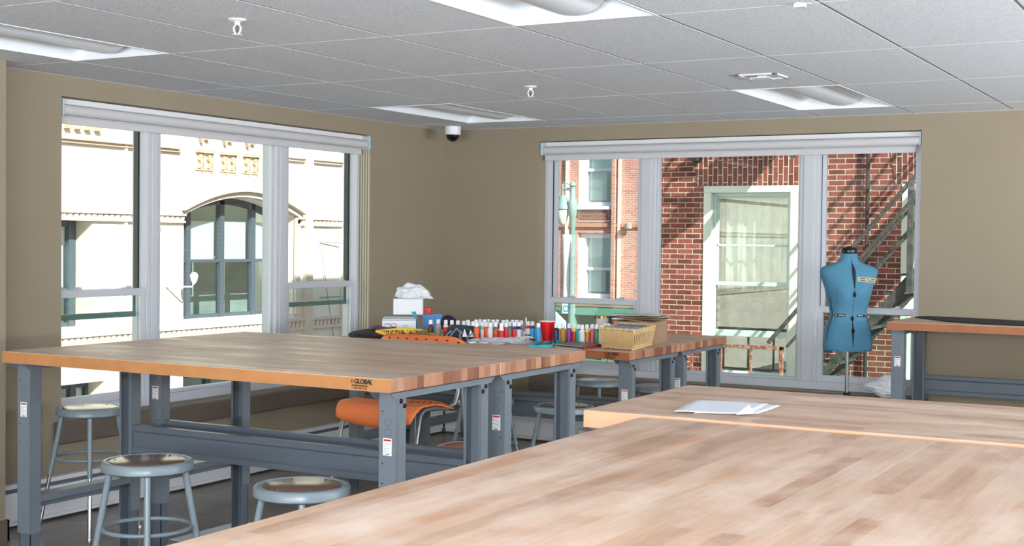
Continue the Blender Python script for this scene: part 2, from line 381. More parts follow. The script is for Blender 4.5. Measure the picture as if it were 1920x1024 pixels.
# ------------------------------------------------------------------ windows
def win_left(u, n, z): return (XL - n, u, z)
def win_back(u, n, z): return (u, YB + n, z)
class WB(MB):
    """boxes given as u (along the wall), n (depth into the wall), z"""
    def __init__(s, left): super().__init__(); s.left = left
    def b(s, u0, u1, n0, n1, z0, z1):
        if s.left: return s.box(XL - n0, u0, z0, XL - n1, u1, z1)
        return s.box(u0, YB + n0, z0, u1, YB + n1, z1)
def rails(w, u0, u1, n0, n1, z0, z1, t, tb=None, tt=None):
    tb = tb or t; tt = tt or t
    w.b(u0, u0 + t, n0, n1, z0, z1); w.b(u1 - t, u1, n0, n1, z0, z1)
    w.b(u0 + t, u1 - t, n0, n1, z0, z0 + tb); w.b(u0 + t, u1 - t, n0, n1, z1 - tt, z1); return w
def window(name, label, left, O, units, dropped):
    t = thing(name, label, 'window', kind='structure')
    z0, z1 = WZ
    w = WB(left)
    rails(w, O[0], O[1], .10, .22, z0, z1 - .002, .036, .055, .05)
    for a, c in units['mull']:
        w.b(a, c, .10, .22, z0 + .055, z1 - .05); w.b(a + .03, c - .03, .09, .10, z0 + .055, z1 - .05)
    w.build('frame', VINYL, t, smooth=0, bevel=.003)
    for a, c in units['fixed']:
        s = t
        w = WB(left); rails(w, a, c, .13, .18, z0 + .055, z1 - .05, .018); w.build('fixed_sash', VINYL, s, smooth=0, bevel=.002)
        w = WB(left); w.b(a + .018, c - .018, .152, .158, z0 + .073, z1 - .068); w.build('fixed_pane', GLASS, s, smooth=0)
    zr = 1.215 if left else 1.09
    for a, c in units['hung']:
        w = WB(left); rails(w, a, c, .165, .20, zr - .17 if dropped else zr - .05, z1 - .05, .012 if dropped else .03, .032)
        
        if dropped: w.mi[0:12] = [1] * 12
        us = w.build('upper_sash', [VINYLG, STILEM] if dropped else VINYL, t, smooth=0, bevel=.002)
        w = WB(left); w.b(a + .012, c - .012, .180, .186, zr - .14 if dropped else zr - .02, z1 - .08); w.build('pane', GLASS, us, smooth=0)
        w = WB(left); rails(w, a - .012, c + .012, .118, .158, z0 + .055, zr, .045, .045, .042)
        ls = w.build('lower_sash', VINYL, t, smooth=0, bevel=.002)
        w = WB(left); w.b(a + .033, c - .033, .134, .140, z0 + .1, zr - .042); w.build('pane', GLASS if dropped else GLASS2, ls, smooth=0)
        w = WB(left)
        for f in (.25, .8):
            u = a + (c - a) * f; w.b(u - .03, u + .03, .10, .14, zr, zr + .007); w.b(u - .002, u + .028, .108, .128, zr + .007, zr + .017)
        w.build('sash_lock', VINYL, ls, smooth=0, bevel=.002)
        w = WB(left); w.b(a - .004, a + .004, .162, .166, zr, z1 - .05); w.b(c - .004, c + .004, .162, .166, zr, z1 - .05); w.build('gasket', GASKET, us, smooth=0)
    return t
window('window_1', 'wide three-part window with lowered white shade in the left wall', True, LW,
       dict(mull=[(5.835, 5.946), (7.02, 7.15)], fixed=[(5.946, 7.02)], hung=[(5.14, 5.835), (7.15, 7.92)]), True)
window('window_2', 'wide three-part window looking onto brick in the back wall', False, BW,
       dict(mull=[(-4.03, -3.893), (-2.81, -2.675)], fixed=[(-3.893, -2.81)], hung=[(-4.766, -4.03), (-2.675, -2.01)]), False)
# reveals with shade guides, and the sills
b = MB()
for k in range(4): b.box(XL - .012 - .022 * k, LW[1] - .006, WZ[0], XL - .022 - .022 * k, LW[1] + .001, WZ[1])
struct(b.build('trim_2', REVEAL, smooth=0), 'ribbed side channel in the right reveal of the left window', 'trim')
def sill(name, label, left, u0, u1):
    w = WB(left); w.b(u0, u1, -.055, 0, .395, .515); w.b(u0, u1, 0, .10, .50, .515)
    struct(w.build(name, SILLM, smooth=0, bevel=.012), label, 'sill')
w = WB(True); w.b(5.045, 8.02, -.055, -.0005, .395, .515)
struct(w.build('trim_3', SILLM, smooth=0, bevel=.012), 'dark brown sill board below the left window', 'sill')
w = WB(False); w.b(-4.85, -1.93, -.055, -.0005, .385, .512)
struct(w.build('trim_4', SILLM, smooth=0, bevel=.012), 'dark brown sill board below the back window', 'sill')

def roller(label, left, u0, u1):
    t = thing('roller_shade', label, 'shade', group='roller shades')
    w = WB(left); w.b(u0, u1, .055, .085, 2.232, 2.268); w.build('head_rail', WHITE, t, smooth=0, bevel=.002)
    rr = .031; c = (2.203, .028)
    P = [(u0 + .012, 0), (u1 - .035, 0)]
    b = MB()
    pa = (XL - c[1], u0 + .015, c[0]) if left else (u0 + .03, YB + c[1], c[0])
    pb = (XL - c[1], u1 - .04, c[0]) if left else (u1 - .012, YB + c[1], c[0])
    b.tube([pa, pb], rr, 20); b.build('roll', SHADE, t)
    w = WB(left); w.b(u0 + .02, u1 - .05, .052, .054, 2.14, 2.2); w.build('fabric', SHADE, t, smooth=0)
    w = WB(left); w.b(u0 + .02, u1 - .05, .046, .058, 2.128, 2.168); w.build('bottom_bar', SHADE, t, smooth=0, bevel=.004)
    bm_ = mat('bracket_plastic', rgb(176, 196, 200), .4)
    for u in ((u1 - .03, u1 - .004), (u0 + .003, u0 + .014)) if left else ((u0 + .004, u0 + .026), (u1 - .011, u1 - .003)):
        w = WB(left); w.b(u[0], u[1], -.004, .06, 2.168, 2.262); w.build('bracket', bm_, t, smooth=0, bevel=.004)
    return t
roller('white roller shade rolled up at the top of the left window', True, LW[0] + .003, LW[1] - .003)
roller('white roller shade rolled up at the top of the back window', False, BW[0] + .003, BW[1] - .003)

def heater(label, left, u0, u1):
    t = thing('baseboard_heater', label, 'heater', group='baseboard heaters along the walls')
    w = WB(left); w.b(u0, u1, -.062, -.002, .035, .185); w.b(u0, u1, -.05, -.002, .012, .035); w.build('front_cover', WHITE, t, smooth=0, bevel=.004)
    w = WB(left); w.b(u0, u1, -.055, -.002, .205, .23); w.build('top_cover', WHITE, t, smooth=0, bevel=.004)
    w = WB(left); w.b(u0, u1, -.045, -.002, .185, .205); w.build('vent_slot', mat('vent_shadow', rgb(96, 104, 112), .6), t, smooth=0)
heater('long white baseboard heater under the left window', True, 4.55, 8.88)
heater('long white baseboard heater under the back window', False, XL + .07, 1.2)

# ------------------------------------------------------------------ workbenches
TT = .047
def workbench(label, cx, cy, rz, z, w=1.92, d=.743, wood=WOOD_FAR, logo=False, edge=None, zones='', group='maple-topped workbenches', bev=.003):
    """w along local x, d along local y; local -y is the open front, +y carries the stringer"""
    t = thing('workbench', label, 'table', (cx, cy, 0), rz, group)
    hw, hd = w / 2, d / 2
    b = MB().box(-hw, -hd, z - TT, hw, hd, z)
    b.mi[-3] = b.mi[-1] = 1
    top = b.build('tabletop', [wood, WOOD_END], t, smooth=0, bevel=bev)
    if edge:
        MB().box(-hw + .001, -hd - .0012, z - TT + .0015, hw - .001, -hd + .02, z - .0025).build('front_edge', edge, t, smooth=0)
    if logo:
        x, zz = logo
        y = -hd - .0016
        M = lambda px, pz: Matrix.Translation((px, y, pz)) @ Matrix.Rotation(pi / 2, 4, 'X')
        text_mesh('GLOBAL', .0215, 'brand_print', INK, top, M(x + .012, zz), shear=.15, bold=.0008, space=.9)
        bb = MB()
        for k in range(3): bb.tube([(x + .004 + .0055 * (1 - .25 * k) * cos(a), y + .0004, zz + .0065 + .0065 * sin(a)) for a in [q / 14 * 2 * pi for q in range(14)]], .0005, 5, closed=True)
        bb.build('brand_globe', INK, top)
        text_mesh('globalindustrial.com', .0085, 'web_print', INK, top, M(x + .002, zz - .0095), bold=.00025)
        text_mesh('1-800-645-1222', .0096, 'phone_print', INK, top, M(x + .004, zz - .019), bold=.0001)
    zb = z - TT
    lw, ld, th = .077, .056, .003
    for sx in (-1, 1):
        xo = sx * (hw - .016)         # outer plane
        # top channel: hanging side plates with chamfered ends, and the web under the top
        b = MB()
        for xa in (xo + sx * .003, xo - sx * (lw + .006)):
            b.prism([(-hd + .012, zb), (hd - .012, zb), (hd - .045, zb - .026), (-hd + .045, zb - .026)], 0, xa, xa - sx * th)
        b.box(min(xo + sx * .003, xo - sx * (lw + .009)), -hd + .012, zb - .004, max(xo + sx * .003, xo - sx * (lw + .009)), hd - .012, zb - .0005)
        b.build('top_channel', STEEL, t, smooth=0)
        for sy in (-1, 1):
            yo = sy * (hd - .062); yi = yo - sy * ld
            xa, xb = xo, xo - sx * lw
            zl = z - .755
            b = MB()
            b.box(xa, yo, zl, xb, yo - sy * th, zb - .004)
            b.box(xa, yo, zl, xa - sx * th, yi, zb - .004); b.box(xb, yo, zl, xb + sx * th, yi, zb - .004)
            b.box(xa, yi, zl, xa - sx * .012, yi + sy * th, zb - .03); b.box(xb, yi, zl, xb + sx * .012, yi + sy * th, zb - .03)
            leg = b.build('leg', STEEL, t, smooth=0, bevel=.0015)
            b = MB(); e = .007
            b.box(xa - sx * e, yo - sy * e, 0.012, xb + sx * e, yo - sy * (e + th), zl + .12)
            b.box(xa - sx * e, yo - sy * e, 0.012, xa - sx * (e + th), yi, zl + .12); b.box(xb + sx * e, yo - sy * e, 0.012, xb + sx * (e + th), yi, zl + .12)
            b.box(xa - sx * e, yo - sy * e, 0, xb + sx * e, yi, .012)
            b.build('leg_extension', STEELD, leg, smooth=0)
            # safety sticker, knockouts and bolts on the outer faces
            ys = yo + sy * .0008; xm = (xa + xb) / 2
            b = MB(); b.box(xm - .019, yo, z - .272, xm + .017, ys, z - .212)
            b.mat(1).box(xm - .016, ys, z - .222, xm + .014, ys + sy * .0004, z - .2155)
            for q in range(7): b.mat(2).box(xm - .015, ys, z - .231 - q * .0052, xm + .013 - .01 * (q % 3), ys + sy * .0003, z - .2325 - q * .0052)
            b.mat(3).box(xm - .008, ys, z - .270, xm + .007, ys + sy * .0003, z - .267)
            b.build('safety_sticker', [PAPER, REDINK, GREYINK, INK], leg, smooth=0)
            for kz in (-.157, -.192):
                b = MB().tube([(xm + .013 * cos(a), yo + sy * .0003, z + kz + .013 * sin(a)) for a in [q / 16 * 2 * pi for q in range(16)]], .0006, 4, closed=True)
                b.build('knockout', HOLE, leg)
            for kz in (-.12, -.30, -.37):
                b = MB().lathe([(.0028, 0), (.0028, .0006)], n=10)
                b.v = [(xm - .022 + vx, yo + sy * vz, z + kz + vy) for vx, vy, vz in b.v]
                b.build('bolt_hole', BOLT, leg)
            for (dy, dz) in ((.022, -.083), (.043, -.101)):
                b = MB().lathe([(.0085, 0), (.0085, .002), (.006, .0055), (.002, .007)], n=14)
                b.v = [(xo + sx * p[2], yo - sy * dy + p[0], z + dz + p[1]) for p in b.v]
                b.build('bolt', BOLT, leg, smooth=50)
        # side brace low between the two legs
        b = MB(); yi = hd - .062 - .03
        b.box(xo - sx * .004, -yi, z - .665, xo - sx * .007, yi, z - .60); b.box(xo - sx * .004, -yi, z - .603, xo - sx * .072, yi, z - .60); b.box(xo - sx * .07, -yi, z - .63, xo - sx * .073, yi, z - .60)
        br = b.build('cross_brace', STEEL, t, smooth=0, bevel=.0015)
        for sy in (-1, 1):
            b = MB().lathe([(.0085, 0), (.0085, .002), (.006, .0055), (.002, .007)], n=14)
            b.v = [(xo + sx * (p[2] - .004), sy * (yi - .045) + p[0], z - .632 + p[1]) for p in b.v]
            b.build('bolt', BOLT, br, smooth=50)
    # long ribbed stringer between the rear legs
    xs = hw - .016 - .077 + .004; y1 = hd - .062 - .05
    pr = [(y1, z - .368), (y1 + .03, z - .368), (y1 + .033, z - .492), (y1, z - .492), (y1, z - .468), (y1 + .008, z - .461), (y1 + .008, z - .400), (y1, z - .393)]
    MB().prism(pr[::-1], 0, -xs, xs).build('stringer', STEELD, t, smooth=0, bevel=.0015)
    return t
Z1, Z2, Z3, Z4, Z5 = 1.045, .926, 1.071, 1.067, 1.05
lx = at(1, 3.735, 659, 719).x + 3.525
workbench('worn maple workbench on the left with a printed brand on its front edge', -3.525, 3.735 + .3715, 0, Z1, wood=WOOD_FAR, logo=(lx, Z1 - .0215), edge=WOOD_EDGE)
workbench('worn maple workbench pushed against the back of the left printed workbench', -3.525, 4.482 + .3715, pi, Z1, wood=WOOD_FAR)
X2 = -2.965
lx2 = at(1, 6.58, 1134, 664).x - (X2 - .96)
workbench('lower maple workbench carrying the wicker basket and paint bottles', X2 - .96, 6.575 + .3715, 0, Z2, wood=WOOD_FAR, logo=(lx2, Z2 - .0215), edge=WOOD_EDGE2)
workbench('lower maple workbench nearest the back window, behind the paint bottles', X2 - .96, 7.322 + .3715, pi, Z2, wood=WOOD_FAR)
workbench('pale maple workbench with translucent papers, second from the viewer', -1.572 + .96, 3.193 + .3715, 0, Z3, wood=WOOD_NEAR_X, edge=mat('pale_edge', rgb(198, 150, 116), .5, var=.06, vscale=10))
workbench('pale maple workbench in the foreground, its left edge nearest the stools', -1.395 + .3715, 1.245 + .96, pi / 2, Z4, wood=WOOD_NEAR_X, bev=.0012)
workbench('pale maple workbench in the foreground at the lower right corner', -1.395 + .3715 + .7436, 1.245 + .96, -pi / 2, Z4, wood=WOOD_NEAR_X, bev=.0012)
workbench('maple workbench against the back wall with black cloth on top', -1.99 + .96, 8.19 + .3715, 0, Z5, wood=WOOD_FAR, edge=WOOD_EDGE2)

# ------------------------------------------------------------------ stools
def stool(label, x, y, zs, ang=None, seatmat=0):
    """ang: heading of one leg; default towards the viewer"""
    if ang is None: ang = math.atan2(-y, -x)
    t = thing('stool', label, 'stool', (x, y, 0), ang, 'round grey metal shop stools')
    R = .1685
    b = MB().lathe([(R - .008, zs - .04), (R, zs - .034), (R, zs - .007), (R - .007, zs), (R - .018, zs), (R - .021, zs - .004), (.002, zs - .0045)], n=40)
    b.build('seat_pan', STOOLM, t, smooth=50)
    MB().lathe([(.138, zs - .004), (.138, zs - .0015), (.134, zs), (.002, zs)], n=40).build('seat_board', BOARD, t, smooth=40)
    for k in range(6):
        a = k * pi / 3 + .3
        MB().lathe([(.005, 0), (.004, .0012), (.001, .0018)], (.122 * cos(a), .122 * sin(a), zs), n=10).build('rivet', CHROME, t)
    zt = zs - .035; ze = .30
    def rad(z): return .135 + (.25 - .135) * (1 - z / zt)
    for k in range(4):
        a = k * pi / 2; c_, s_ = cos(a), sin(a)
        P = lambda z: (rad(z) * c_, rad(z) * s_, z)
        lg = MB().tube([P(zt), P(ze)], .0125, 14).build('leg', STOOLM, t, smooth=60)
        MB().tube([P(ze), P(.012)], .0092, 12).lathe([(.013, 0), (.013, .01), (.01, .016)], (rad(0) * c_, rad(0) * s_, 0), n=14).build('leg_extension', CHROME, lg, smooth=60)
    zr = zs - .255; rr = rad(zr) - .012
    MB().tube([(rr * cos(a), rr * sin(a), zr) for a in [q / 48 * 2 * pi for q in range(48)]], .008, 10, closed=True).build('foot_ring', STOOLM, t, smooth=80)
    return t
stool('round grey stool in front of the left table, its seat fully in view', -3.645, 3.70, .680)
stool('round grey stool at the bottom middle, partly behind the foreground table edge', -2.905, 3.69, .662)
stool('round grey stool by the left window, behind the left table', -5.25, 4.92, .640)
stool('round stool with brown seat low behind the middle table legs', -2.985, 4.98, .622)
stool('round stool tucked under the far table, directly behind the orange chair', -4.03, 6.86, .575)
stool('round grey stool beyond the left table, left of its far right leg', -3.40, 6.66, .60)
stool('round grey stool beneath the back window, left of the basket table leg', -3.93, 8.22, .577)
stool('round grey stool beneath the back window, right of the basket table leg', -3.52, 8.30, .555, ang=.2)
stool('round stool peeking out left of the paper-covered table corner', -2.68, 5.76, .632)

# ------------------------------------------------------------------ orange chair
def orange_chair(x, y, rz):
    t = thing('stacking_chair', 'orange plastic chair with slotted back between the two tables', 'chair', (x, y, 0), rz)
    hw = .27
    def seat(u, v):
        a = 2 * u - 1
        yy = -.25 + .47 * v
        z = .630 + .02 * (v - .5) ** 2 - .035 * (1 - a * a) * min(1, v * 2.2) * (1 - v * .3)
        q = max(0, (.30 - v) / .30)
        z -= .130 * q ** 1.7 * (1 - .3 * a * a); yy += .05 * q ** 2
        q2 = max(0, (v - .6) / .4); z -= .05 * q2 * abs(a) ** 3
        w = hw * (1 - .10 * q ** 2 - .06 * q2)
        z -= .006 * abs(a) ** 4
        return (a * w, yy, z)
    s = MB().grid(seat, 24, 24).build('seat', ORANGE, t, solid=.008, smooth=60)
    for k in range(5):
        for sg in (-1, 1):
            u = .5 + sg * (.06 + k * .075)
            p = Vector(seat(u, .84)); MB().box(p.x - .004, p.y - .018, p.z - .007, p.x + .004, p.y + .014, p.z + .0065).build('slot', ORANGED, s, smooth=0)
    def back(u, v):
        a = 2 * u - 1; w = .29 - .03 * (1 - v) ** 2 - .025 * max(0, v - .8) * 5 * 0
        zz = .745 + .233 * v - .04 * abs(a) ** 8 * v
        return (a * w, .24 + .05 * v - .035 * (1 - a * a), zz)
    bk = MB().grid(back, 24, 12).build('backrest', ORANGE, t, solid=.008, smooth=60)
    for k in range(8):
        for v_ in (.74, .90):
            p = Vector(back((k + .9) / 8.8 + (.03 if v_ > .8 else 0), v_)); MB().box(p.x - .007, p.y - .0075, p.z - .0035, p.x + .007, p.y + .007, p.z + .0035).build('slot', ORANGED, bk, smooth=0)
    for sg in (-1, 1):
        fx = sg * .245
        MB().tube([(fx + sg * .02, -.27, .012), (fx + sg * .006, -.135, .50), (fx - sg * .004, -.10, .572), (fx - sg * .01, -.05, .597), (fx - sg * .012, .10, .600)], .0115, 12).build('leg', CHAIRG, t, smooth=80)
        MB().tube([(fx + sg * .035, .37, .012), (fx + sg * .026, .32, .40), (fx + sg * .016, .272, .80)], .0115, 12).build('leg', CHAIRG, t, smooth=80)
        MB().tube([(fx - sg * .012, .02, .600), (fx - sg * .004, .16, .585), (fx + sg * .01, .225, .605), (fx + sg * .016, .25, .66), (fx + sg * .014, .268, .80), (fx, .288, .92)], .0115, 12).build('back_upright', CHAIRG, t, smooth=80)
    MB().tube([(-.245, .06, .606), (.245, .06, .606)], .011, 10).tube([(-.245, -.12, .600), (-.1, -.12, .57), (.1, -.12, .57), (.245, -.12, .600)], .009, 10).build('cross_bar', CHAIRG, t)
    for sg in (-1, 1):
        pass
    return t
orange_chair(-4.17, 6.10, 0)

# ------------------------------------------------------------------ things on the far table
def on2(x, y, dz=0): return at(2, Z2 + dz, x, y)
ZT = Z2
BOTMAT = {}
def colm(nm, c, rough=.35):
    if nm not in BOTMAT: BOTMAT[nm] = mat('paint_' + nm, c, rough)
    return BOTMAT[nm]
CAPM = mat('bottle_cap', rgb(228, 232, 238), .35)
C = dict(brown=rgb(96, 40, 28), grey=rgb(168, 160, 150), white=rgb(226, 226, 226), clear_brown=rgb(140, 112, 92), pale=rgb(205, 215, 225), tan=rgb(190, 140, 110), yellow=rgb(236, 208, 60),
         magenta=rgb(190, 84, 140), orange=rgb(226, 96, 34), blue=rgb(70, 150, 206), lime=rgb(130, 190, 70), vermilion=rgb(222, 84, 54), red=rgb(206, 36, 44), green=rgb(70, 130, 70),
         teal=rgb(30, 150, 150), navy=rgb(40, 60, 110), purple=rgb(140, 70, 150), black=rgb(34, 34, 38), amber=rgb(190, 130, 30), pink=rgb(226, 84, 140), lilac=rgb(150, 140, 190), skyblue=rgb(60, 160, 220))
C['clear brown'] = C['clear_brown']
def bottle_mesh(h, r, body, band):
    b = MB()
    hb = h - .028
    prof = [(r * .9, 0), (r, .004), (r, hb * .12), (r, hb * .82), (r * .95, hb * .9), (r * .62, hb), (r * .6, hb + .006)]
    n = 18
    b.loft([[(q * cos(2 * pi * j / n), q * sin(2 * pi * j / n), z) for j in range(n)] for q, z in prof[:3]], cap=False)
    b.mat(1).loft([[((q + .0003) * cos(2 * pi * j / n), (q + .0003) * sin(2 * pi * j / n), z) for j in range(n)] for q, z in prof[2:4]], cap=False)
    b.mat(0).loft([[(q * cos(2 * pi * j / n), q * sin(2 * pi * j / n), z) for j in range(n)] for q, z in prof[3:]], cap=False)
    return b
def bottle(label, px, ytop, body, band, h=.112, r=.0165, group='small paint bottles on the far table', cap='white'):
    p = at(2, ZT + h, px, ytop)
    t = thing('paint_bottle', label, 'bottle', (p.x, p.y, ZT), random.uniform(0, 6), group)
    bottle_mesh(h, r, body, band).build('bottle_body', [colm(body, C[body]), colm(band, C[band])], t, smooth=50)
    hb = h - .028
    MB().lathe([(r * .72, hb + .003), (r * .72, hb + .010), (r * .66, h - .002), (r * .58, h), (.001, h)], n=16).build('bottle_cap', CAPM if cap == 'white' else colm(cap, C[cap]), t, smooth=40)
    return t
front = [(807.5, 600, 'brown', 'brown', 'dark brown'), (822, 599, 'grey', 'grey', 'grey'), (836, 600, 'white', 'red', 'white and red'), (847.5, 600.5, 'clear brown', 'grey', 'clear brown'),
         (858.5, 601, 'pale', 'pale', 'pale blue-white'), (870, 602, 'tan', 'tan', 'tan pink'), (879, 602.5, 'yellow', 'tan', 'yellow'), (887, 603, 'magenta', 'magenta', 'magenta'), (893.5, 604.5, 'orange', 'orange', 'orange'),
         (900, 603, 'blue', 'blue', 'light blue'), (906, 604, 'lime', 'white', 'lime green'), (912.5, 604.5, 'vermilion', 'vermilion', 'orange red'), (919.5, 605, 'pale', 'white', 'white with black neck'), (929, 604.5, 'green', 'vermilion', 'green and red'),
         (940, 606, 'white', 'red', 'white topped red'), (948.5, 605, 'red', 'red', 'plain red'), (956, 603.5, 'teal', 'grey', 'grey teal'), (964.5, 604, 'navy', 'red', 'red and blue'), (973, 604, 'black', 'pale', 'black and white'),
         (1009.5, 606, 'blue', 'skyblue', 'sky blue')]
ORD = ['first', 'second', 'third', 'fourth', 'fifth', 'sixth', 'seventh', 'eighth', 'ninth', 'tenth', 'eleventh', 'twelfth', 'thirteenth', 'fourteenth', 'fifteenth', 'sixteenth', 'seventeenth', 'eighteenth', 'nineteenth', 'twentieth']
for k, (px, yt, a, c, nm) in enumerate(front):
    bottle('small %s paint bottle, %s from the left in the front row' % (nm, ORD[k]), px, yt, a, c)
right = [(1043, 606.5, 'black', 'navy', 'black and yellow'), (1056, 607, 'amber', 'amber', 'amber'), (1067.5, 607, 'purple', 'purple', 'purple'), (1077, 607.5, 'yellow', 'red', 'yellow and red'), (1085, 608.5, 'teal', 'teal', 'teal'),
         (1091.5, 609, 'white', 'white', 'white'), (1100.5, 608.5, 'yellow', 'amber', 'yellow'), (1110.5, 608, 'pink', 'pink', 'pink'), (1119, 608.5, 'green', 'green', 'dark green'), (1128, 609.5, 'white', 'pale', 'white')]
for k, (px, yt, a, c, nm) in enumerate(right):
    bottle('small %s paint bottle, %s in the row right of the red cup' % (nm, ORD[k]), px, yt, a, c)
back = [(877.5, 600, 'tan', 'tan', 'tan'), (892.5, 599.5, 'teal', 'blue', 'teal'), (900.5, 599, 'green', 'teal', 'green'), (908.5, 599.5, 'pale', 'blue', 'pale blue'), (916, 598.8, 'vermilion', 'orange', 'orange'),
        (924.5, 599.6, 'white', 'pale', 'white'), (932.5, 599.4, 'red', 'magenta', 'red'), (943.5, 600.5, 'teal', 'grey', 'grey teal'), (950, 599.7, 'navy', 'teal', 'navy'), (961, 600, 'blue', 'pale', 'blue'),
        (969, 600.2, 'purple', 'magenta', 'purple'), (977.5, 601, 'lilac', 'lilac', 'lilac'), (990.5, 602.5, 'red', 'white', 'white and red'), (998.5, 602.8, 'navy', 'blue', 'dark blue')]
for k, (px, yt, a, c, nm) in enumerate(back):
    bottle('small %s paint bottle, %s from the left in the crowded back row' % (nm, ORD[k]), px, yt, a, c)
for k, (px, yt, a, c) in enumerate([(1135, 606.2, 'white', 'pale'), (1141.5, 606.8, 'grey', 'white')]):
    bottle('small white-capped paint bottle showing just above the basket, %s one' % ('left', 'right')[k], px, yt, a, c)

# red cups
CUPR = mat('red_cup_plastic', rgb(206, 18, 26), .3); CUPW = mat('cup_inside', rgb(236, 232, 230), .4)
def cup(label, px, ybase, s=1.0, dz=0):
    p = on2(px, ybase)
    t = thing('plastic_cup', label, 'cup', (p.x, p.y, ZT), 0, 'red plastic cups')
    MB().lathe([(.031 * s, 0), (.0315 * s, .012 * s), (.0345 * s, .04 * s), (.0445 * s, .115 * s)], n=32, cap=False).lathe([(.001, .002), (.031 * s, .002)], n=32, cap=False).build('cup_wall', CUPR, t, smooth=50)
    b = MB().tube([(.0455 * s * cos(a), .0455 * s * sin(a), .117 * s) for a in [q / 32 * 2 * pi for q in range(32)]], .0022, 8, closed=True)
    b.lathe([(.0305 * s, .006), (.034 * s, .04 * s), (.0435 * s, .115 * s)], n=32, cap=False).build('white_rim', CUPW, t, smooth=60)
cup('red plastic cup standing in front of the paint bottles', 1026.5, 640.5, 1.02)
cup('red plastic cup behind the wicker basket, mostly hidden', 1159, 631, .95)

# white boxes etc., turned towards the viewer
CARD = mat('white_card', rgb(226, 230, 236), .6); CARDG = mat('card_inside', rgb(190, 194, 200), .7)
TEAL = mat('teal_card', rgb(40, 150, 176), .5); BLUEC = mat('blue_card', rgb(18, 112, 176), .45)
def faced(name, label, cat, px, y, group=None, turn=0):
    p = on2(px, y); return thing(name, label, cat, (p.x, p.y, ZT), YAW * -1 * 1.0 + 0 * turn + turn, group)
t = faced('cardboard_box', 'white printed cardboard box with open flap at the left of the bottles', 'box', 748, 629)
w = .104; b = MB()
b.box(-w, 0, 0, w, .004, .092); b.box(-w, .12, 0, w, .124, .092); b.box(-w, .004, 0, -w + .004, .12, .092); b.box(-w, .004, 0, w, .12, .004)
b.build('box_body', CARD, t, smooth=0)
MB().box(w - .004, .004, 0, w, .12, .092).build('side_panel', TEAL, t, smooth=0)
MB().prism([(.004, .095), (.12, .106), (.12, .110), (.004, .099)], 0, -w, w).build('top_flap', CARD, t, smooth=0)
MB().add([(w, .01, .092), (w, .06, .092), (w - .002, .02, .148), (w - .028, -.004, .148)], [(0, 1, 2, 3)]).build('corner_flap', TEAL, t, smooth=0, solid=.002)
pdark, pmint = mat('print_dark', rgb(70, 74, 92), .6), mat('print_mint', rgb(186, 214, 204), .6)
MB().box(-.088, -.0006, .036, -.055, .001, .072).mat(1).box(-.085, -.0012, .050, -.058, -.0005, .068).build('printed_panel', [pdark, PAPER], t, smooth=0)
MB().box(-.048, -.0006, .036, -.016, .001, .072).mat(1).box(-.045, -.0012, .055, -.019, -.0005, .069).mat(2).box(-.045, -.0012, .038, -.019, -.0005, .052).build('printed_panel', [pdark, PAPER, REDINK], t, smooth=0)
MB().box(.02, -.0006, .036, .056, .001, .068).build('printed_panel', pmint, t, smooth=0)
p = on2(765, 622)
t = thing('carton', 'white carton standing on the printed box, under a crumpled bag', 'box', (p.x, p.y, ZT + .111), radians(30.5))
b = MB(); b.box(-.094, -.02, 0, .094, -.016, .1); b.box(-.094, .08, 0, .094, .084, .09); b.box(-.094, -.016, 0, -.09, .08, .1); b.box(.09, -.016, 0, .094, .08, .1); b.box(-.094, -.016, 0, .094, .08, .003)
b.build('carton_body', CARD, t, smooth=0)
b = MB()
for (a0, a1, z0, z1) in ((-.07, -.01, .09, .102),): b.box(a0, .0, z0, a1, .07, z1)
b.build('carton_lid', CARD, t, smooth=0)
def blob(name, label, cat, loc, size, material, seed, rough=.25, freq=3.0, rz=0, flat=True, sub=4, group=None, fn=None):
    bm = bmesh.new(); bmesh.ops.create_icosphere(bm, subdivisions=sub, radius=1)
    for v_ in bm.verts:
        n_ = noise.noise(v_.co * freq + Vector((seed, seed * 2, 0))); n2 = abs(noise.noise(v_.co * freq * 2.3 + Vector((0, seed, seed))))
        v_.co *= 1 + rough * n_ - rough * .8 * n2
        if fn: v_.co = fn(v_.co)
        v_.co = Vector((v_.co.x * size[0], v_.co.y * size[1], v_.co.z * size[2]))
        if flat: v_.co.z = max(v_.co.z, -size[2] * .55)
    lo = min(v_.co.z for v_ in bm.verts)
    for v_ in bm.verts: v_.co.z -= lo
    me = bpy.data.meshes.new(name); bm.to_mesh(me); bm.free(); me.materials.append(material)
    for p_ in me.polygons: p_.use_smooth = True
    o = bpy.data.objects.new(name, me); COL.objects.link(o); o.location = loc; o.rotation_euler = (0, 0, rz)
    return tag(o, label, cat, group)
BAGM = NT('thin_white_plastic'); BAGM.b.inputs['Base Color'].default_value = rgb(222, 226, 232); BAGM.b.inputs['Roughness'].default_value = .35; BAGM.b.inputs['Subsurface Weight'].default_value = .15; BAGM = BAGM.m
def tail(c):
    if c.x > .35: c = Vector((c.x, c.y, c.z - .75 * (c.x - .35) * 1.15))
    return c
p = on2(776, 622)
blob('plastic_bag', 'crumpled white plastic bag draped over the white carton', 'bag', (p.x, p.y, ZT + .213), (.118, .07, .062), BAGM, 3.1, .32, 2.2, -YAW, True, 5, fn=tail)
t = faced('blue_box', 'bright blue box with slanted side behind the first bottles', 'box', 803, 624.5, turn=0)
MB().prism([(-.036, 0), (.060, 0), (.088, .118), (-.036, .112)], 1, .0, .08).build('box_body', BLUEC, t, smooth=0)
MB().prism([(-.036, .1125), (.088, .1185), (.088, .122), (-.036, .116)], 1, .0, .08).build('box_rim', mat('blue_rim', rgb(96, 120, 130), .5), t, smooth=0)
p = on2(801, 619)
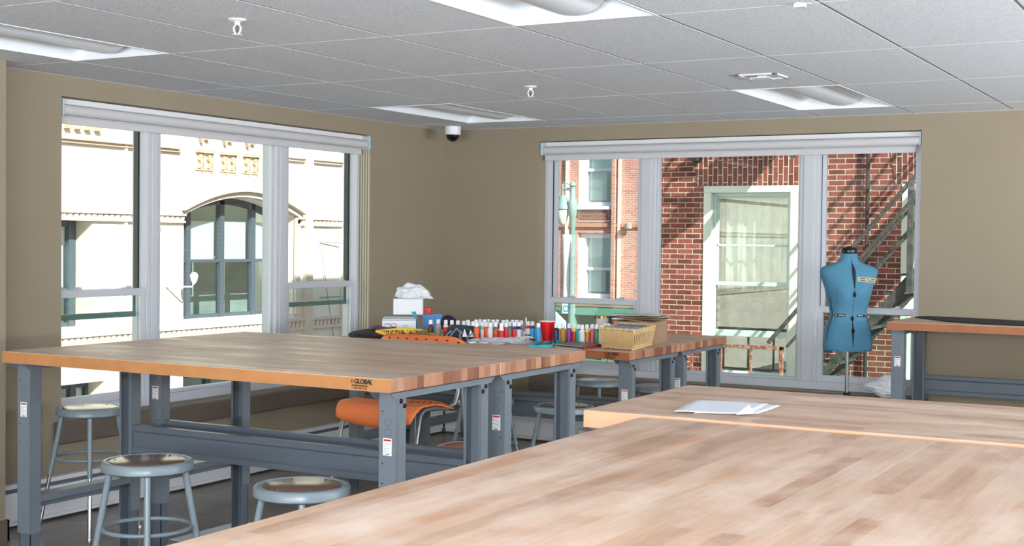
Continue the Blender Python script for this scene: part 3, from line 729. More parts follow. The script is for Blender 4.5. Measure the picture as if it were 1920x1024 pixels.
t = MB().loft([[(x * s, y * s, z) for x, y in ((-.026, -.02), (.026, -.02), (.03, .02), (-.03, .02))] for z, s in ((0, .8), (.145, 1), (.148, .9))]).build('red_container', CUPR)
t.location = (p.x, p.y, ZT); t.rotation_euler = (0, 0, -YAW); tag(t, 'red container behind the blue box, under the white bag', 'container')
NAVY = mat('navy_fabric', rgb(30, 34, 62), .8)
def hump(c): return Vector((c.x, c.y, c.z * (1 - .3 * c.x)))
p = on2(843, 617.5)
blob('navy_pouch', 'dark navy pouch lying behind the leftmost bottles', 'pouch', (p.x, p.y, ZT), (.06, .035, .058), NAVY, 8.2, .15, 1.5, -YAW, True, 4, fn=hump)
# dark cloth bag at the left corner with the yellow board on it
DARKC = mat('charcoal_cloth', rgb(66, 60, 66), .85, var=.15, vscale=18); PLUM = mat('plum_cloth', rgb(110, 66, 84), .85)
p = on2(703, 634)
o = blob('folded_garment', 'dark charcoal folded garment at the left end of the far table', 'clothing', (p.x, p.y + .02, ZT), (.17, .12, .036), DARKC, 5.4, .14, 1.4, -YAW, True, 5)
q = MB().grid(lambda u, v: (-.03 + .13 * u, -.10 + .08 * v, .058 + .006 * sin(6 * u) + .01 * v), 10, 6).build('plum_panel', PLUM, o, solid=.004)
YEL = mat('yellow_board', rgb(226, 186, 74), .5); YELT = NT('yellow_board_print'); v = YELT.coord((1, 3.4, 1))
_bt = YELT.new('ShaderNodeTexBrick'); _bt.offset = .4
for k_, x_ in (('Scale', 30), ('Mortar Size', .13), ('Mortar Smooth', .1), ('Brick Width', .9), ('Row Height', 1.5)): _bt.inputs[k_].default_value = x_
YELT.link(v, _bt.inputs['Vector'])
_nn = YELT.noise(YELT.coord((1, 2.2, 1)), 46, 2, .5)
_g = YELT.new('ShaderNodeMath', operation='MULTIPLY'); YELT.link(YELT.ramp(_nn, [(.47, (0, 0, 0, 1)), (.52, (1, 1, 1, 1))]), _g.inputs[0]); _g.inputs[1].default_value = 1
YELT.link(YELT.mix(_g.outputs[0], rgb(222, 182, 76), rgb(52, 44, 34)), YELT.b.inputs['Base Color']); YELT = YELT.m
pts = [at(2, ZT + .070, 704, 619), at(2, ZT + .022, 742, 632), at(2, ZT + .016, 832, 633), at(2, ZT + .048, 800, 619), at(2, ZT + .074, 760, 613.5)]
def slab(name, pts, th, mats, parent=None):
    n = len(pts); b = MB(); vs = [tuple(q) for q in pts] + [tuple(q - Vector((0, 0, th))) for q in pts]
    b.add(vs, [tuple(range(n))] if True else []); 
    b.mat(1).f += [tuple(range(2 * n - 1, n - 1, -1))]; b.mi.append(1)
    for i in range(n): b.f.append((i, i + n, (i + 1) % n + n, (i + 1) % n)); b.mi.append(1)
    return b.build(name, mats, parent, smooth=0)
t = thing('yellow_board', 'yellow board with black lettering marks, leaning on the dark garment', 'board', pts[1] * 0 + Vector((pts[2].x, pts[2].y, ZT)))
o = slab('board', [q - t.location for q in pts], .013, [YEL, YEL], t)
c0 = sum(pts, Vector()) / 5 - t.location
inner = [c0 + (q - t.location - c0) * .86 + Vector((.008, -.006, .0012)) for q in pts[:4]]
slab('lettering', inner, .0012, [YELT, YEL], o)
# dark patterned pouch with white triangles
PETR = mat('petrol_cloth', rgb(40, 52, 66), .8); GRIB = mat('grey_ribbon', rgb(120, 132, 146), .6)
p = on2(866, 639.2)
o = blob('patterned_bag', 'dark bag with white triangles and grey ribbons before the bottles', 'bag', (p.x, p.y, ZT), (.104, .028, .062), PETR, 2.2, .18, 1.6, -YAW, True, 4)
b = MB()
for cx_, hgt in ((.020, .045), (.056, .040)):
    b.prism([(cx_ - .016, .028), (cx_ + .014, .026), (cx_ - .004, .028 + hgt)], 1, -.046, -.024)
b.build('white_triangle', PAPER, o, smooth=0)
b = MB()
for pp in ([(-.10, -.040, .012), (-.085, -.045, .04), (-.06, -.040, .062)], [(-.075, -.043, .01), (-.06, -.046, .04), (-.03, -.043, .075), (0, -.040, .045)], [(.0, -.040, .06), (-.012, -.045, .035), (-.004, -.045, .012)], [(.03, -.040, .012), (.045, -.046, .036), (.07, -.043, .05), (.085, -.040, .03)]):
    b.tube(pp, .006, 6)
b.build('ribbon', GRIB, o)
# white sticks, lace, tape tub
for k, (a, c_, lb) in enumerate((((877, 638.5), (906, 636.5), 'upper white paper strip between orange chair and lace'), ((879, 642.5), (904, 641), 'lower white paper strip between orange chair and lace'))):
    p0, p1 = on2(*a, dz=.006 + .008 * (1 - k)), on2(*c_, dz=.006 + .008 * (1 - k))
    dd = (p1 - p0); t = MB().box(0, -.006, -.004, dd.length, .006, .004).build('paper_strip', PAPER, smooth=0)
    t.location = p0; t.rotation_euler = (0, 0, math.atan2(dd.y, dd.x)); tag(t, lb, 'paper')
LACE = mat('white_lace', rgb(206, 206, 214), .85, var=.2, vscale=90)
p = on2(934, 644)
o = blob('lace_bundle', 'crumpled heap of white lace in front of the paint bottles', 'lace', (p.x, p.y, ZT), (.165, .05, .021), LACE, 4.7, .45, 3.2, -YAW, True, 5)
b = MB()
for k in range(5):
    cx_ = .03 + .03 * k; rr = .05 - .004 * k
    b.tube([(cx_ + rr * 1.4 * cos(a), -.035 + rr * .7 * sin(a), .014 + .006 * k + .006 * sin(3 * a + k)) for a in [q / 26 * 2 * pi for q in range(26)]], .004, 6, closed=True)
b.build('lace_cord', LACE, o)
p = on2(992, 637)
t = thing('tape_tub', 'white tub with dark scribbled lid band beside the lace', 'tub', (p.x, p.y, ZT), 0)
MB().lathe([(.044, 0), (.046, .004), (.046, .05), (.043, .054), (.001, .054)], n=28).build('tub', mat('frosted_white', rgb(214, 216, 222), .4), t, smooth=40)
b = MB()
for k in range(9):
    a = math.atan2(-p.y, -p.x) - .55 + .12 * k; b.box(-.002, -.004, 0, .002, .004, .004 + .003 * (k % 3)); b.v[-8:] = [(.0455 * cos(a) - vy * sin(a) + vx * cos(a), .0455 * sin(a) + vy * cos(a) + vx * sin(a), .026 + vz) for vx, vy, vz in b.v[-8:]]
b.build('handwriting', INK, t, smooth=0)
p = on2(986, 632)
t = thing('pump_bottle', 'clear bottle with thin white pump nozzle behind the white tub', 'bottle', (p.x, p.y, ZT), 0)
CLEARB = NT('clear_plastic'); CLEARB.b.inputs['Base Color'].default_value = rgb(206, 202, 200); CLEARB.b.inputs['Roughness'].default_value = .2; CLEARB.b.inputs['Transmission Weight'].default_value = .5; CLEARB = CLEARB.m
MB().lathe([(.03, 0), (.031, .06), (.028, .075), (.012, .085), (.01, .09)], n=20).build('bottle_body', CLEARB, t, smooth=50)
MB().lathe([(.005, .088), (.0045, .118), (.001, .12)], n=10).build('nozzle', CAPM, t, smooth=40)
# teal folded strips, notebook
TEALF = mat('teal_felt', rgb(38, 170, 184), .7)
def ribbonloop(name, label, pix, w, material, cat):
    P = [on2(x, y, dz=z) for x, y, z in pix]
    t = P[0] * 1; t.z = ZT
    b = MB(); P = [q - t for q in P]; N = len(P)
    prof = [(.0035, 0)]
    rings = []
    for i, q in enumerate(P):
        d = (P[min(i + 1, N - 1)] - P[max(i - 1, 0)]); d.z = 0; d.normalize(); nrm = Vector((-d.y, d.x, 0))
        rings.append([tuple(q + nrm * sx + Vector((0, 0, sz))) for sx, sz in ((-.003, 0), (.003, 0), (.003, w), (-.003, w))])
    b.loft(rings)
    o = b.build(name, material, smooth=60); o.location = t; return tag(o, label, cat)
ribbonloop('felt_strip', 'teal folded felt strip lying nearest the table edge, left one', [(993, 652, 0), (1010, 652.5, 0), (1030, 652, 0), (1039, 649.5, 0), (1036, 645.5, 0), (1020, 645, 0), (1000, 648, 0)], .016, TEALF, 'felt')
ribbonloop('felt_strip', 'teal folded felt strip behind the notebook, right one', [(1044, 644, 0), (1054, 642.8, 0), (1070, 641, 0), (1077, 642, 0), (1078, 643.6, 0)], .016, TEALF, 'felt')
t = thing('notebook', 'thin grey notebook with pale front edge and red spine', 'notebook', on2(1080, 652))
c4 = [on2(1042, 650.5), on2(1093, 656), on2(1126, 650.5), on2(1080, 644.5)]
slab('cover', [q - t.location + Vector((0, 0, .016)) for q in c4], .003, [mat('notebook_cover', rgb(120, 116, 122), .5), mat('notebook_edge', rgb(200, 196, 196), .5)], t)
slab('pages', [(q - t.location) * .97 + Vector((0, 0, .013)) for q in c4], .009, [PAPER, mat('page_edge', rgb(60, 56, 54), .7)], t)
slab('back_cover', [q - t.location + Vector((0, 0, .004)) for q in c4], .004, [PAPER, mat('notebook_edge2', rgb(206, 200, 196), .5)], t)
e0, e1 = c4[1] - t.location, c4[2] - t.location; dn = (e1 - e0).cross(Vector((0, 0, 1))).normalized() * .003
MB().add([tuple(e0 + dn), tuple(e1 + dn), tuple(e1 + dn + Vector((0, 0, .018))), tuple(e0 + dn + Vector((0, 0, .018))), tuple(e0 - dn), tuple(e1 - dn), tuple(e1 - dn + Vector((0, 0, .018))), tuple(e0 - dn + Vector((0, 0, .018)))],
         [(0, 1, 2, 3), (7, 6, 5, 4), (3, 2, 6, 7), (0, 3, 7, 4), (1, 5, 6, 2)]).build('red_spine', mat('red_spine', rgb(150, 56, 52), .5), t, smooth=0)
for k, (a, c_, cm, lb, cn) in enumerate((((1008, 644), (1032, 637.5), rgb(150, 70, 60), 'thin reddish pencil lying against the red cup', 'pencil'), ((1024, 644.5), (1046, 638.5), rgb(90, 96, 104), 'thin grey pencil lying right of the red cup', 'pencil'),
                                       ((1078, 645), (1106, 643), rgb(40, 52, 110), 'dark blue pen lying before the yellow bottle', 'pen'))):
    p0, p1 = on2(*a, dz=.012), on2(*c_, dz=.012); d_ = p1 - p0
    t = thing(cn, lb, cn, p0)
    MB().tube([(0, 0, 0), tuple(d_ * .88)], .0042, 8).build('barrel', mat(cn + '_paint%d' % k, cm, .4), t)
    MB().tube([tuple(d_ * .88), tuple(d_)], [.0042, .0008], 8).build('tip', mat('pencil_wood%d' % k, rgb(214, 190, 150), .6), t)
# wicker basket with magazines
WICK = mat('wicker', rgb(216, 184, 134), .6, var=.1, vscale=40)
A = [q_ + Vector((0, 0, .005)) for q_ in (on2(1131, 653.5), on2(1186.5, 658), on2(1221, 648), on2(1166, 644.5))]
ctr = sum(A, Vector()) / 4
t = thing('wicker_basket', 'light tan wicker basket holding magazines at the table corner', 'basket', ctr)
bl = [q - ctr for q in A]; HB = .108
tl = [Vector((q.x * 1.16, q.y * 1.16, HB)) for q in bl]
def side(i, s, z):
    q0 = bl[i] * (1 - z / HB) + tl[i] * (z / HB); q1 = bl[(i + 1) % 4] * (1 - z / HB) + tl[(i + 1) % 4] * (z / HB)
    q = q0 * (1 - s) + q1 * s; q.z = z; return q
b = MB()
nst = (11, 12, 11, 12)
for i in (0, 1, 2, 3):
    for k in range(nst[i] + 1): b.tube([side(i, k / nst[i], .002), side(i, k / nst[i], HB)], .0032 if i % 2 else .0028, 6)
b.build('stakes', WICK, t)
b = MB()
out = [None] * 4
for i in range(4):
    d_ = (bl[(i + 1) % 4] - bl[i]).normalized(); out[i] = Vector((d_.y, -d_.x, 0))
for i in range(4):
    rows = 24 if i != 1 else 24
    for r_ in range(rows):
        z = .006 + (HB - .012) * r_ / rows
        if i in (1, 3) and .02 < z < HB - .022: continue
        n_ = nst[i] * 4
        b.tube([side(i, k / n_, z) + out[i] * (.0035 * sin(pi * (k / 4 * 1.0) + (pi if r_ % 2 else 0))) for k in range(n_ + 1)], .0026, 5)
b.build('weave', WICK, t)
b = MB()
for zz in (.004, HB):
    for ph in (0, pi):
        for i in range(4):
            b.tube([side(i, k / 20, zz) + out[i] * .004 * cos(k * .9 + ph) + Vector((0, 0, .004 * sin(k * .9 + ph))) for k in range(21)], .0042, 6)
b.build('braided_rim', WICK, t)
slab('base', [q + Vector((0, 0, .006)) for q in bl], .005, [WICK, WICK], t)
MAGS = [rgb(44, 46, 60), rgb(190, 190, 196), rgb(120, 150, 180)]
for k, (sc, zz, rz_, nm) in enumerate(((.9, .092, .02, 'dark magazine lowest in the wicker basket'), (.93, .102, -.03, 'pale magazine in the middle of the basket pile'), (.95, .116, .05, 'blue and white magazine on top of the wicker basket'))):
    tm = thing('magazine', nm, 'magazine', (ctr.x, ctr.y, ZT + zz), rz_, 'magazines in the wicker basket')
    cc = [Vector((q.x * 1.06 * sc, q.y * 1.06 * sc, 0)) for q in bl]
    MG = NT('magazine_cover%d' % k); vv = MG.coord()
    MG.link(MG.ramp(MG.noise(vv, 22, 4, .6), [(.35, rgb(30, 40, 60)), (.48, MAGS[k]), (.56, rgb(90, 130, 170)), (.66, rgb(214, 220, 226))]), MG.b.inputs['Base Color']); MG.b.inputs['Roughness'].default_value = .25
    slab('cover', cc, .001, [MG.m, PAPER], tm); slab('pages', [q * .99 - Vector((0, 0, .0015)) for q in cc], .006, [PAPER, PAPER], tm)
# brown cardboard box with papers on top, tin lid
KRAFT = mat('kraft_card', rgb(158, 130, 104), .7, var=.06, vscale=6)
Q = [on2(1175, 650), on2(1224, 645.5), on2(1250, 641), on2(1196, 641)]
q0 = on2(1224, 646); q1 = on2(1250, 640.5); dv_ = (q1 - q0); lv = Vector((-.26, .02, 0))
Q = [q0 + lv, q0, q1, q1 + lv]; cq = q0 * 1
t = thing('kraft_box', 'plain brown cardboard box right behind the wicker basket', 'box', (cq.x, cq.y, ZT))
b = MB(); vs = [q - cq for q in Q]; hb = .126
b.add([(q.x, q.y, 0) for q in vs] + [(q.x, q.y, hb) for q in vs], [(3, 2, 1, 0), (0, 1, 5, 4), (1, 2, 6, 5), (2, 3, 7, 6), (3, 0, 4, 7)])
b.build('box_body', KRAFT, t, smooth=0, solid=.004)
b = MB(); b.grid(lambda u, v_: tuple((vs[0] * (1 - u) + vs[1] * u) * (1 - v_) + (vs[3] * (1 - u) + vs[2] * u) * v_ + Vector((0, 0, hb + .004 + .006 * sin(5 * u)))), 10, 4)
b.build('top_flap', KRAFT, t, solid=.004)
for k in range(3):
    tp = thing('paper_sheet', ('brown paper sheet lowest on the brown cardboard box', 'wrinkled grey paper sheet on the brown cardboard box', 'topmost pale paper sheet on the brown cardboard box')[k], 'paper', (cq.x, cq.y, ZT + hb + .016 + .012 * k), .06 * k - .05, 'papers on the brown box')
    MB().grid(lambda u, v_: (-.27 + .29 * u + .03 * v_, .0 + .17 * v_, .0025 * sin(7 * u + k) + .0025 * cos(6 * v_ + 2 * k)), 14, 8).build('sheet', (KRAFT, mat('grey_paper', rgb(172, 164, 154), .7), mat('pale_paper', rgb(196, 188, 178), .7))[k], tp, solid=.002)
p = on2(1129, 629)
t = thing('tin_can', 'small brass-lidded tin behind the white bottle caps', 'tin', (p.x, p.y, ZT))
MB().lathe([(.038, 0), (.038, .11), (.036, .112)], n=28).build('tin_body', mat('clear_tin', rgb(206, 204, 200), .3), t, smooth=50)
MB().lathe([(.041, .109), (.041, .123), (.039, .125), (.001, .125)], n=28).build('lid', mat('brass_lid', rgb(150, 130, 80), .25, metal=.9), t, smooth=40)

# ------------------------------------------------------------------ papers on the near table
TRACE = NT('tracing_paper'); TRACE.b.inputs['Base Color'].default_value = rgb(222, 228, 236); TRACE.b.inputs['Roughness'].default_value = .55; TRACE.b.inputs['Alpha'].default_value = .8; TRACE = TRACE.m
def on3(x, y, dz=.002): return at(2, Z3 + dz, x, y)
def sheet(name, label, pix, dz, parent=None):
    P = [on3(x, y, dz) for x, y in pix]; o0 = P[0]
    fn = lambda u, v_: tuple((P[0] * (1 - u) + P[1] * u) * (1 - v_) + (P[3] * (1 - u) + P[2] * u) * v_ - o0 + Vector((0, 0, .0008 * sin(9 * u + 3 * v_))))
    o = MB().grid(fn, 10, 10).build(name, TRACE, solid=.0006); o.location = o0; return tag(o, label, 'paper', 'papers on the near table')
sheet('tracing_paper', 'upper translucent tracing sheet with a folded-up corner on the near table', [(1263, 771.5), (1400, 777), (1441, 756.5), (1308, 749.5)], .0055)
o = sheet('tracing_paper', 'lower translucent tracing sheet sticking out at the right', [(1300, 775), (1421, 776.2), (1464, 760), (1345, 751)], .0025)
p0, p1, p2 = on3(1381, 777.3, .008), on3(1414, 776, .008), on3(1402, 776, .008)
tp = p2 + Vector((.0, .01, .022))
t = MB().add([tuple(Vector((0, 0, 0))), tuple(p1 - p0), tuple(tp - p0), tuple((p0 + p1) / 2 - p0 + Vector((.0, .025, .004)))], [(0, 1, 2), (0, 2, 3), (1, 3, 2)]).build('paper_scrap', PAPER, solid=.0008, smooth=0)
t.location = p0; tag(t, 'small white folded paper peak standing on the tracing sheets', 'paper')

# ------------------------------------------------------------------ black cloth on the back table
BLK = mat('black_cloth', rgb(26, 24, 28), .85, var=.3, vscale=25)
def on5(x, y, dz=.008): return at(2, Z5 + dz, x, y)
cl = [on5(1716, 593.6), on5(1775, 601.5), on5(1858, 606.5), on5(1925, 609.5), on5(1990, 612), on5(1990, 604), on5(1925, 602), on5(1858, 598), on5(1790, 594.5), on5(1740, 592.6)]
cl = [Vector((q.x, min(q.y, YB - .03), q.z)) for q in cl]
o0 = cl[2] * 1
t = slab('black_cloth', [q - o0 for q in cl], .007, [BLK, BLK]); t.location = o0; tag(t, 'black cloth spread flat along the back wall table', 'cloth')

# ------------------------------------------------------------------ white plastic bag and green bag by the sill
blob('plastic_sack', 'large crumpled white plastic sack on the back sill behind the table leg', 'bag', (-2.16, 8.868, .515), (.15, .06, .12), BAGM, 6.6, .3, 2.0, 0, True, 5, fn=lambda c: Vector((c.x, c.y, c.z * (.62 + .5 * c.x))))
blob('green_bag', 'dark green crumpled bag between the legs of the back table', 'bag', (-1.862, 8.735, 0), (.035, .045, .36), mat('green_plastic', rgb(50, 84, 74), .35), 1.7, .3, 2.4, 0, True, 4)

# ------------------------------------------------------------------ pale sheet on the floor
P = [at(2, .004, 319, 1011), at(2, .004, 451, 976.5)]
sv = (P[1] - P[0]); nv = Vector((sv.y, -sv.x, 0)).normalized() * .3
t = slab('foam_sheet', [Vector((0, 0, 0)), nv, nv + sv, sv][::-1], .0035, [mat('pale_blue_foam', rgb(226, 240, 250), .12)] * 2)
t.location = P[0]; tag(t, 'pale blue foam sheet lying on the floor under the left table', 'sheet')

# ------------------------------------------------------------------ dress form
def dress_form(x, y):
    rz = math.atan2(-y, -x) + pi / 2 + radians(12)
    t = thing('dress_form', 'blue fabric dress form on a metal pole before the back window', 'mannequin', (x, y, 0), rz)
    BLUE = mat('blue_jersey', rgb(74, 128, 156), .9, var=.05, vscale=60, bump=.1, bscale=500)
    DK = mat('dark_seam', rgb(16, 22, 44), .7)
    # z, half width, front depth, back depth, x shift
    k = .00067
    L = [(.000, .150, .098, .105, 0), (.012, .156, .102, .108, 0), (.05, .156, .103, .110, 0), (.11, .150, .100, .108, 0), (.165, .136, .094, .098, 0), (.205, .120, .086, .084, 0), (.23, .1145, .082, .078, 0),
         (.26, .118, .086, .078, 0), (.31, .129, .102, .084, 0), (.355, .140, .118, .092, 0), (.40, .150, .120, .098, 0), (.44, .164, .108, .100, 0), (.475, .178, .092, .096, 0), (.505, .184, .080, .088, 0),
         (.525, .180, .068, .078, 0), (.54, .160, .060, .070, 0), (.552, .125, .055, .064, 0), (.564, .090, .052, .060, 0), (.578, .064, .050, .056, 0), (.60, .054, .048, .052, 0), (.625, .050, .046, .048, 0)]
    zb = .835; n = 56
    def pt(row, a):
        z, w, f, bk, sx = row
        c, s = cos(a), sin(a); e = .86
        xx = w * (abs(c) ** e) * (1 if c >= 0 else -1)
        d = f if s < 0 else bk
        yy = d * (abs(s) ** .9) * (1 if s >= 0 else -1)
        if s < 0 and .27 < z < .47:      # bust
            g = math.exp(-((z - .375) / .045) ** 2)
            yy -= .030 * g * (math.exp(-((xx - .065) / .045) ** 2) + math.exp(-((xx + .065) / .045) ** 2))
        return (xx, yy, zb + z)
    rings = [[pt(r_, 2 * pi * j / n) for j in range(n)] for r_ in L]
    body = MB().loft(rings).build('torso', BLUE, t, smooth=70)
    def surf(a, z, off=.0015):
        z -= zb
        for i in range(len(L) - 1):
            if L[i][0] <= z <= L[i + 1][0]:
                f = (z - L[i][0]) / (L[i + 1][0] - L[i][0]); r_ = tuple(L[i][q] * (1 - f) + L[i + 1][q] * f for q in range(5)); break
        else: r_ = L[-1]
        p_ = Vector(pt(r_, a)); nn = Vector((p_.x / r_[1] ** 2, p_.y / r_[2] ** 2, 0)).normalized()
        return p_ + nn * off
    MB().lathe([(.050, 0), (.052, .006), (.052, .03), (.046, .038), (.03, .042), (.001, .043)], (0, 0, zb + .624), n=28).build('neck_cap', mat('black_cap', rgb(18, 18, 24), .2), t, smooth=50)
    MB().lathe([(.018, .04), (.020, .046), (.001, .05)], (0, 0, zb + .624), n=16).build('neck_knob', mat('black_knob', rgb(30, 36, 40), .3), t, smooth=50)
    # front seam gap, side gap
    b = MB(); N = 30
    def strip(a, z0, z1, wfn):
        rows = []
        for i in range(N + 1):
            z = z0 + (z1 - z0) * i / N; w_ = wfn(i / N)
            rows.append((surf(a - w_, z), surf(a + w_, z)))
        vs = [q for r_ in rows for q in r_]
        b.add(vs, [(2 * i, 2 * i + 1, 2 * i + 3, 2 * i + 2) for i in range(N)])
    fa = -pi / 2 + .06
    strip(fa, zb + .03, zb + .60, lambda s: .006 + .030 * max(0, sin(s * pi * 3.1)) ** 1 * (.5 + .5 * sin(s * 9)) + .016 * (s > .6) * max(0, sin((s - .6) / .4 * pi)))
    strip(-pi + .42, zb + .06, zb + .36, lambda s: .010 + .028 * sin(s * pi) ** .6)
    strip(-.42, zb + .06, zb + .36, lambda s: .006 + .018 * sin(s * pi) ** .6)
    b.build('expansion_seam', DK, body, smooth=60)
    b = MB()
    for zz in (.365, .21, .135): b.lathe([(.001, -.016), (.008, -.01), (.010, 0), (.008, .01), (.001, .016)], tuple(surf(fa, zb + zz, .002)), n=12)
    b.build('adjuster_dial', BOLT, body, smooth=60)
    # waist tags and shoulder tape
    b = MB()
    def patch(a0, a1, z0, z1, off, k_, slope=0):
        b.mat(k_).grid(lambda u, v_: tuple(surf(a0 + (a1 - a0) * u, z0 + (z1 - z0) * v_ + slope * u, off)), 12, 3)
    patch(-pi / 2 - .95, -pi / 2 - .25, zb + .222, zb + .240, .002, 0); patch(-pi / 2 + .28, -pi / 2 + .95, zb + .220, zb + .236, .002, 0)
    b.build('waist_tag', INK, body, smooth=60)
    b = MB()
    for q in range(7):
        if q in (2,): continue
        a0 = -pi / 2 - .88 + .085 * q; patch(a0, a0 + .06, zb + .2285, zb + .2340, .0032, 0)
    for q in range(5):
        a0 = -pi / 2 + .36 + .07 * q; patch(a0, a0 + .05, zb + .227, zb + .231, .0032, 0)
    b.build('tag_lettering', PAPER, body, smooth=60)
    b = MB(); patch(-pi / 2 + .16, -.18, zb + .447, zb + .478, .003, 0, -.012)
    tape = b.build('masking_tape', mat('masking_tape', rgb(178, 172, 146), .8), body, smooth=60)
    b = MB()
    for row, (zz, wds) in enumerate(((.469, (.11, .07, .15)), (.456, (.13, .2)))):
        a0 = -pi / 2 + .24
        for w_ in wds:
            nn_ = int(w_ / .03)
            for q in range(nn_):
                aa = a0 + .042 * q * 1.6; sl = -.012 * (aa + pi / 2 - .16) / (pi / 2 - .34)
                patch(aa, aa + .04, zb + zz + sl - .003 - .001 * (q % 2), zb + zz + sl + .002 + .001 * ((q * 7) % 3), .0042, 0)
            a0 += nn_ * .042 * 1.6 + .07
    b.build('tape_handwriting', INK, tape, smooth=60)
    MB().tube([(0, 0, .1), (0, 0, zb + .02)], .0125, 16).build('pole', mat('steel_pole', rgb(150, 154, 160), .3, metal=.8), t, smooth=60)
    MB().lathe([(.02, .52), (.024, .525), (.024, .56), (.02, .565)], n=18).tube([(.02, 0, .54), (.05, 0, .535)], .008, 8).build('height_collar', BOLT, t, smooth=40)
    MB().lathe([(.03, .10), (.03, .16), (.022, .17)], n=18).build('hub', BOLT, t, smooth=40)
    for q in range(4):
        a = q * pi / 2 + .4
        MB().tube([(.02 * cos(a), .02 * sin(a), .13), (.14 * cos(a), .14 * sin(a), .05), (.21 * cos(a), .21 * sin(a), .012)], .011, 10).build('leg', BOLT, t, smooth=60)
dress_form(-2.325, 8.55)

# ================================================================== outside
# ------------------------------------------------------------------ pale stone building across the left street
STONE = NT('pale_limestone'); v = STONE.coord()
_s = STONE.noise(v, 1.3, 6, .6)
STONE.link(STONE.ramp(_s, [(.3, rgb(224, 216, 202)), (.7, rgb(240, 234, 222))]), STONE.b.inputs['Base Color']); STONE.b.inputs['Roughness'].default_value = .9; STONE = STONE.m
STONET = mat('tan_trim_stone', rgb(218, 204, 188), .9, var=.08, vscale=4); STONED = mat('carved_stone', rgb(190, 164, 142), .9, var=.12, vscale=9)
FRAMED = mat('bronze_window_frame', rgb(74, 86, 96), .4); BLIND = mat('white_blind', rgb(246, 246, 246), .8); ROOM = mat('dim_room', rgb(168, 184, 174), .9, var=.35, vscale=.8)
XS = -17.0; G0 = -3.3
t = thing('stone_building', 'pale stone building with an arched window across the left street', 'building', (XS, 19, G0))
def SB(): return MB()
def loc(b): return b.xf(Matrix.Translation((-XS, -19, -G0)))
A0, A1, ZA0, SPR, APX = 18.13, 21.28, 0.0, 1.93, 2.27
def arch_z(y, a0=A0, a1=A1, spr=SPR, apx=APX):
    m_ = (a0 + a1) / 2; s = abs(y - m_) / ((a1 - a0) / 2)
    return spr + (apx - spr) * (1 - s ** 1.9) if s < 1 else spr
b = SB(); D = .55; ZT_ = 7.5
holes = [(A0, A1, ZA0, APX), (14.95, 15.965, 0.0, 1.79), (15.0, 16.25, -2.7, -.92), (18.13, 21.9, -2.9, -.98)]
ys = sorted({-30.0, 10.0, 23.1} | {h[0] for h in holes} | {h[1] for h in holes}); zs = sorted({G0, ZT_} | {h[2] for h in holes} | {h[3] for h in holes})
for i in range(len(ys) - 1):
    z_run = None
    for j in range(len(zs) - 1):
        ym, zm = (ys[i] + ys[i + 1]) / 2, (zs[j] + zs[j + 1]) / 2
        if any(h[0] < ym < h[1] and h[2] < zm < h[3] for h in holes): continue
        b.box(XS - D, ys[i], zs[j], XS, ys[i + 1], zs[j + 1])
N = 20
for i in range(N):
    y0, y1 = A0 + (A1 - A0) * i / N, A0 + (A1 - A0) * (i + 1) / N
    b.prism([(y0, arch_z(y0)), (y1, arch_z(y1)), (y1, APX), (y0, APX)], 0, XS - D, XS)
b.box(XS - 6, -30, G0, XS - 5.8, 23.1, ZT_)
loc(b).build('wall', STONE, t, smooth=0)
b = SB()      # arch moulding, two steps
for (o0, o1, dx) in ((.0, .10, .10), (.10, .19, .20)):
    for i in range(N + 2):
        f0, f1 = (i - 1) / N, i / N
        ya, yb_ = A0 - .16 + (A1 - A0 + .32) * (i / (N + 2)), A0 - .16 + (A1 - A0 + .32) * ((i + 1) / (N + 2))
        za, zb_ = arch_z(ya, A0 - .16, A1 + .16, SPR - .04, APX + .02), arch_z(yb_, A0 - .16, A1 + .16, SPR - .04, APX + .02)
        b.prism([(ya, za + o0), (yb_, zb_ + o0), (yb_, zb_ + o1), (ya, za + o1)], 0, XS - .01, XS + dx)
b.box(XS - .01, A1 + .0, -.02, XS + .06, A1 + .14, SPR); 
loc(b).build('arch_molding', STONET, t, smooth=0)
def course(z0, z1, y0, y1, rope, m, name):
    b = SB(); b.box(XS - .02, y0, z0, XS + .07, y1, z0 + (z1 - z0) * .25); b.box(XS - .02, y0, z0 + (z1 - z0) * .78, XS + .09, y1, z1)
    if rope:
        n = int((y1 - y0) / .13)
        for k in range(n):
            y = y0 + (k + .5) * (y1 - y0) / n; zc = z0 + (z1 - z0) * .5; h = (z1 - z0) * .26
            b.prism([(y - .055, zc - h), (y + .03, zc - h), (y + .055, zc + h), (y - .03, zc + h)], 0, XS - .01, XS + .06)
    return loc(b).build(name, m, t, smooth=0)
course(1.77, 1.93, -30, A0 - .02, True, STONET, 'rope_course'); course(1.77, 1.93, A1 + .02, 23.1, True, STONET, 'rope_course')
course(-.33, -.10, -30, 23.1, True, STONET, 'rope_course'); course(3.03, 3.10, -30, 18.0, False, STONED, 'string_course'); course(3.06, 3.13, 20.95, 23.1, False, STONET, 'string_course')
b = SB()      # carved panels above the arch, and the zigzag at the far left
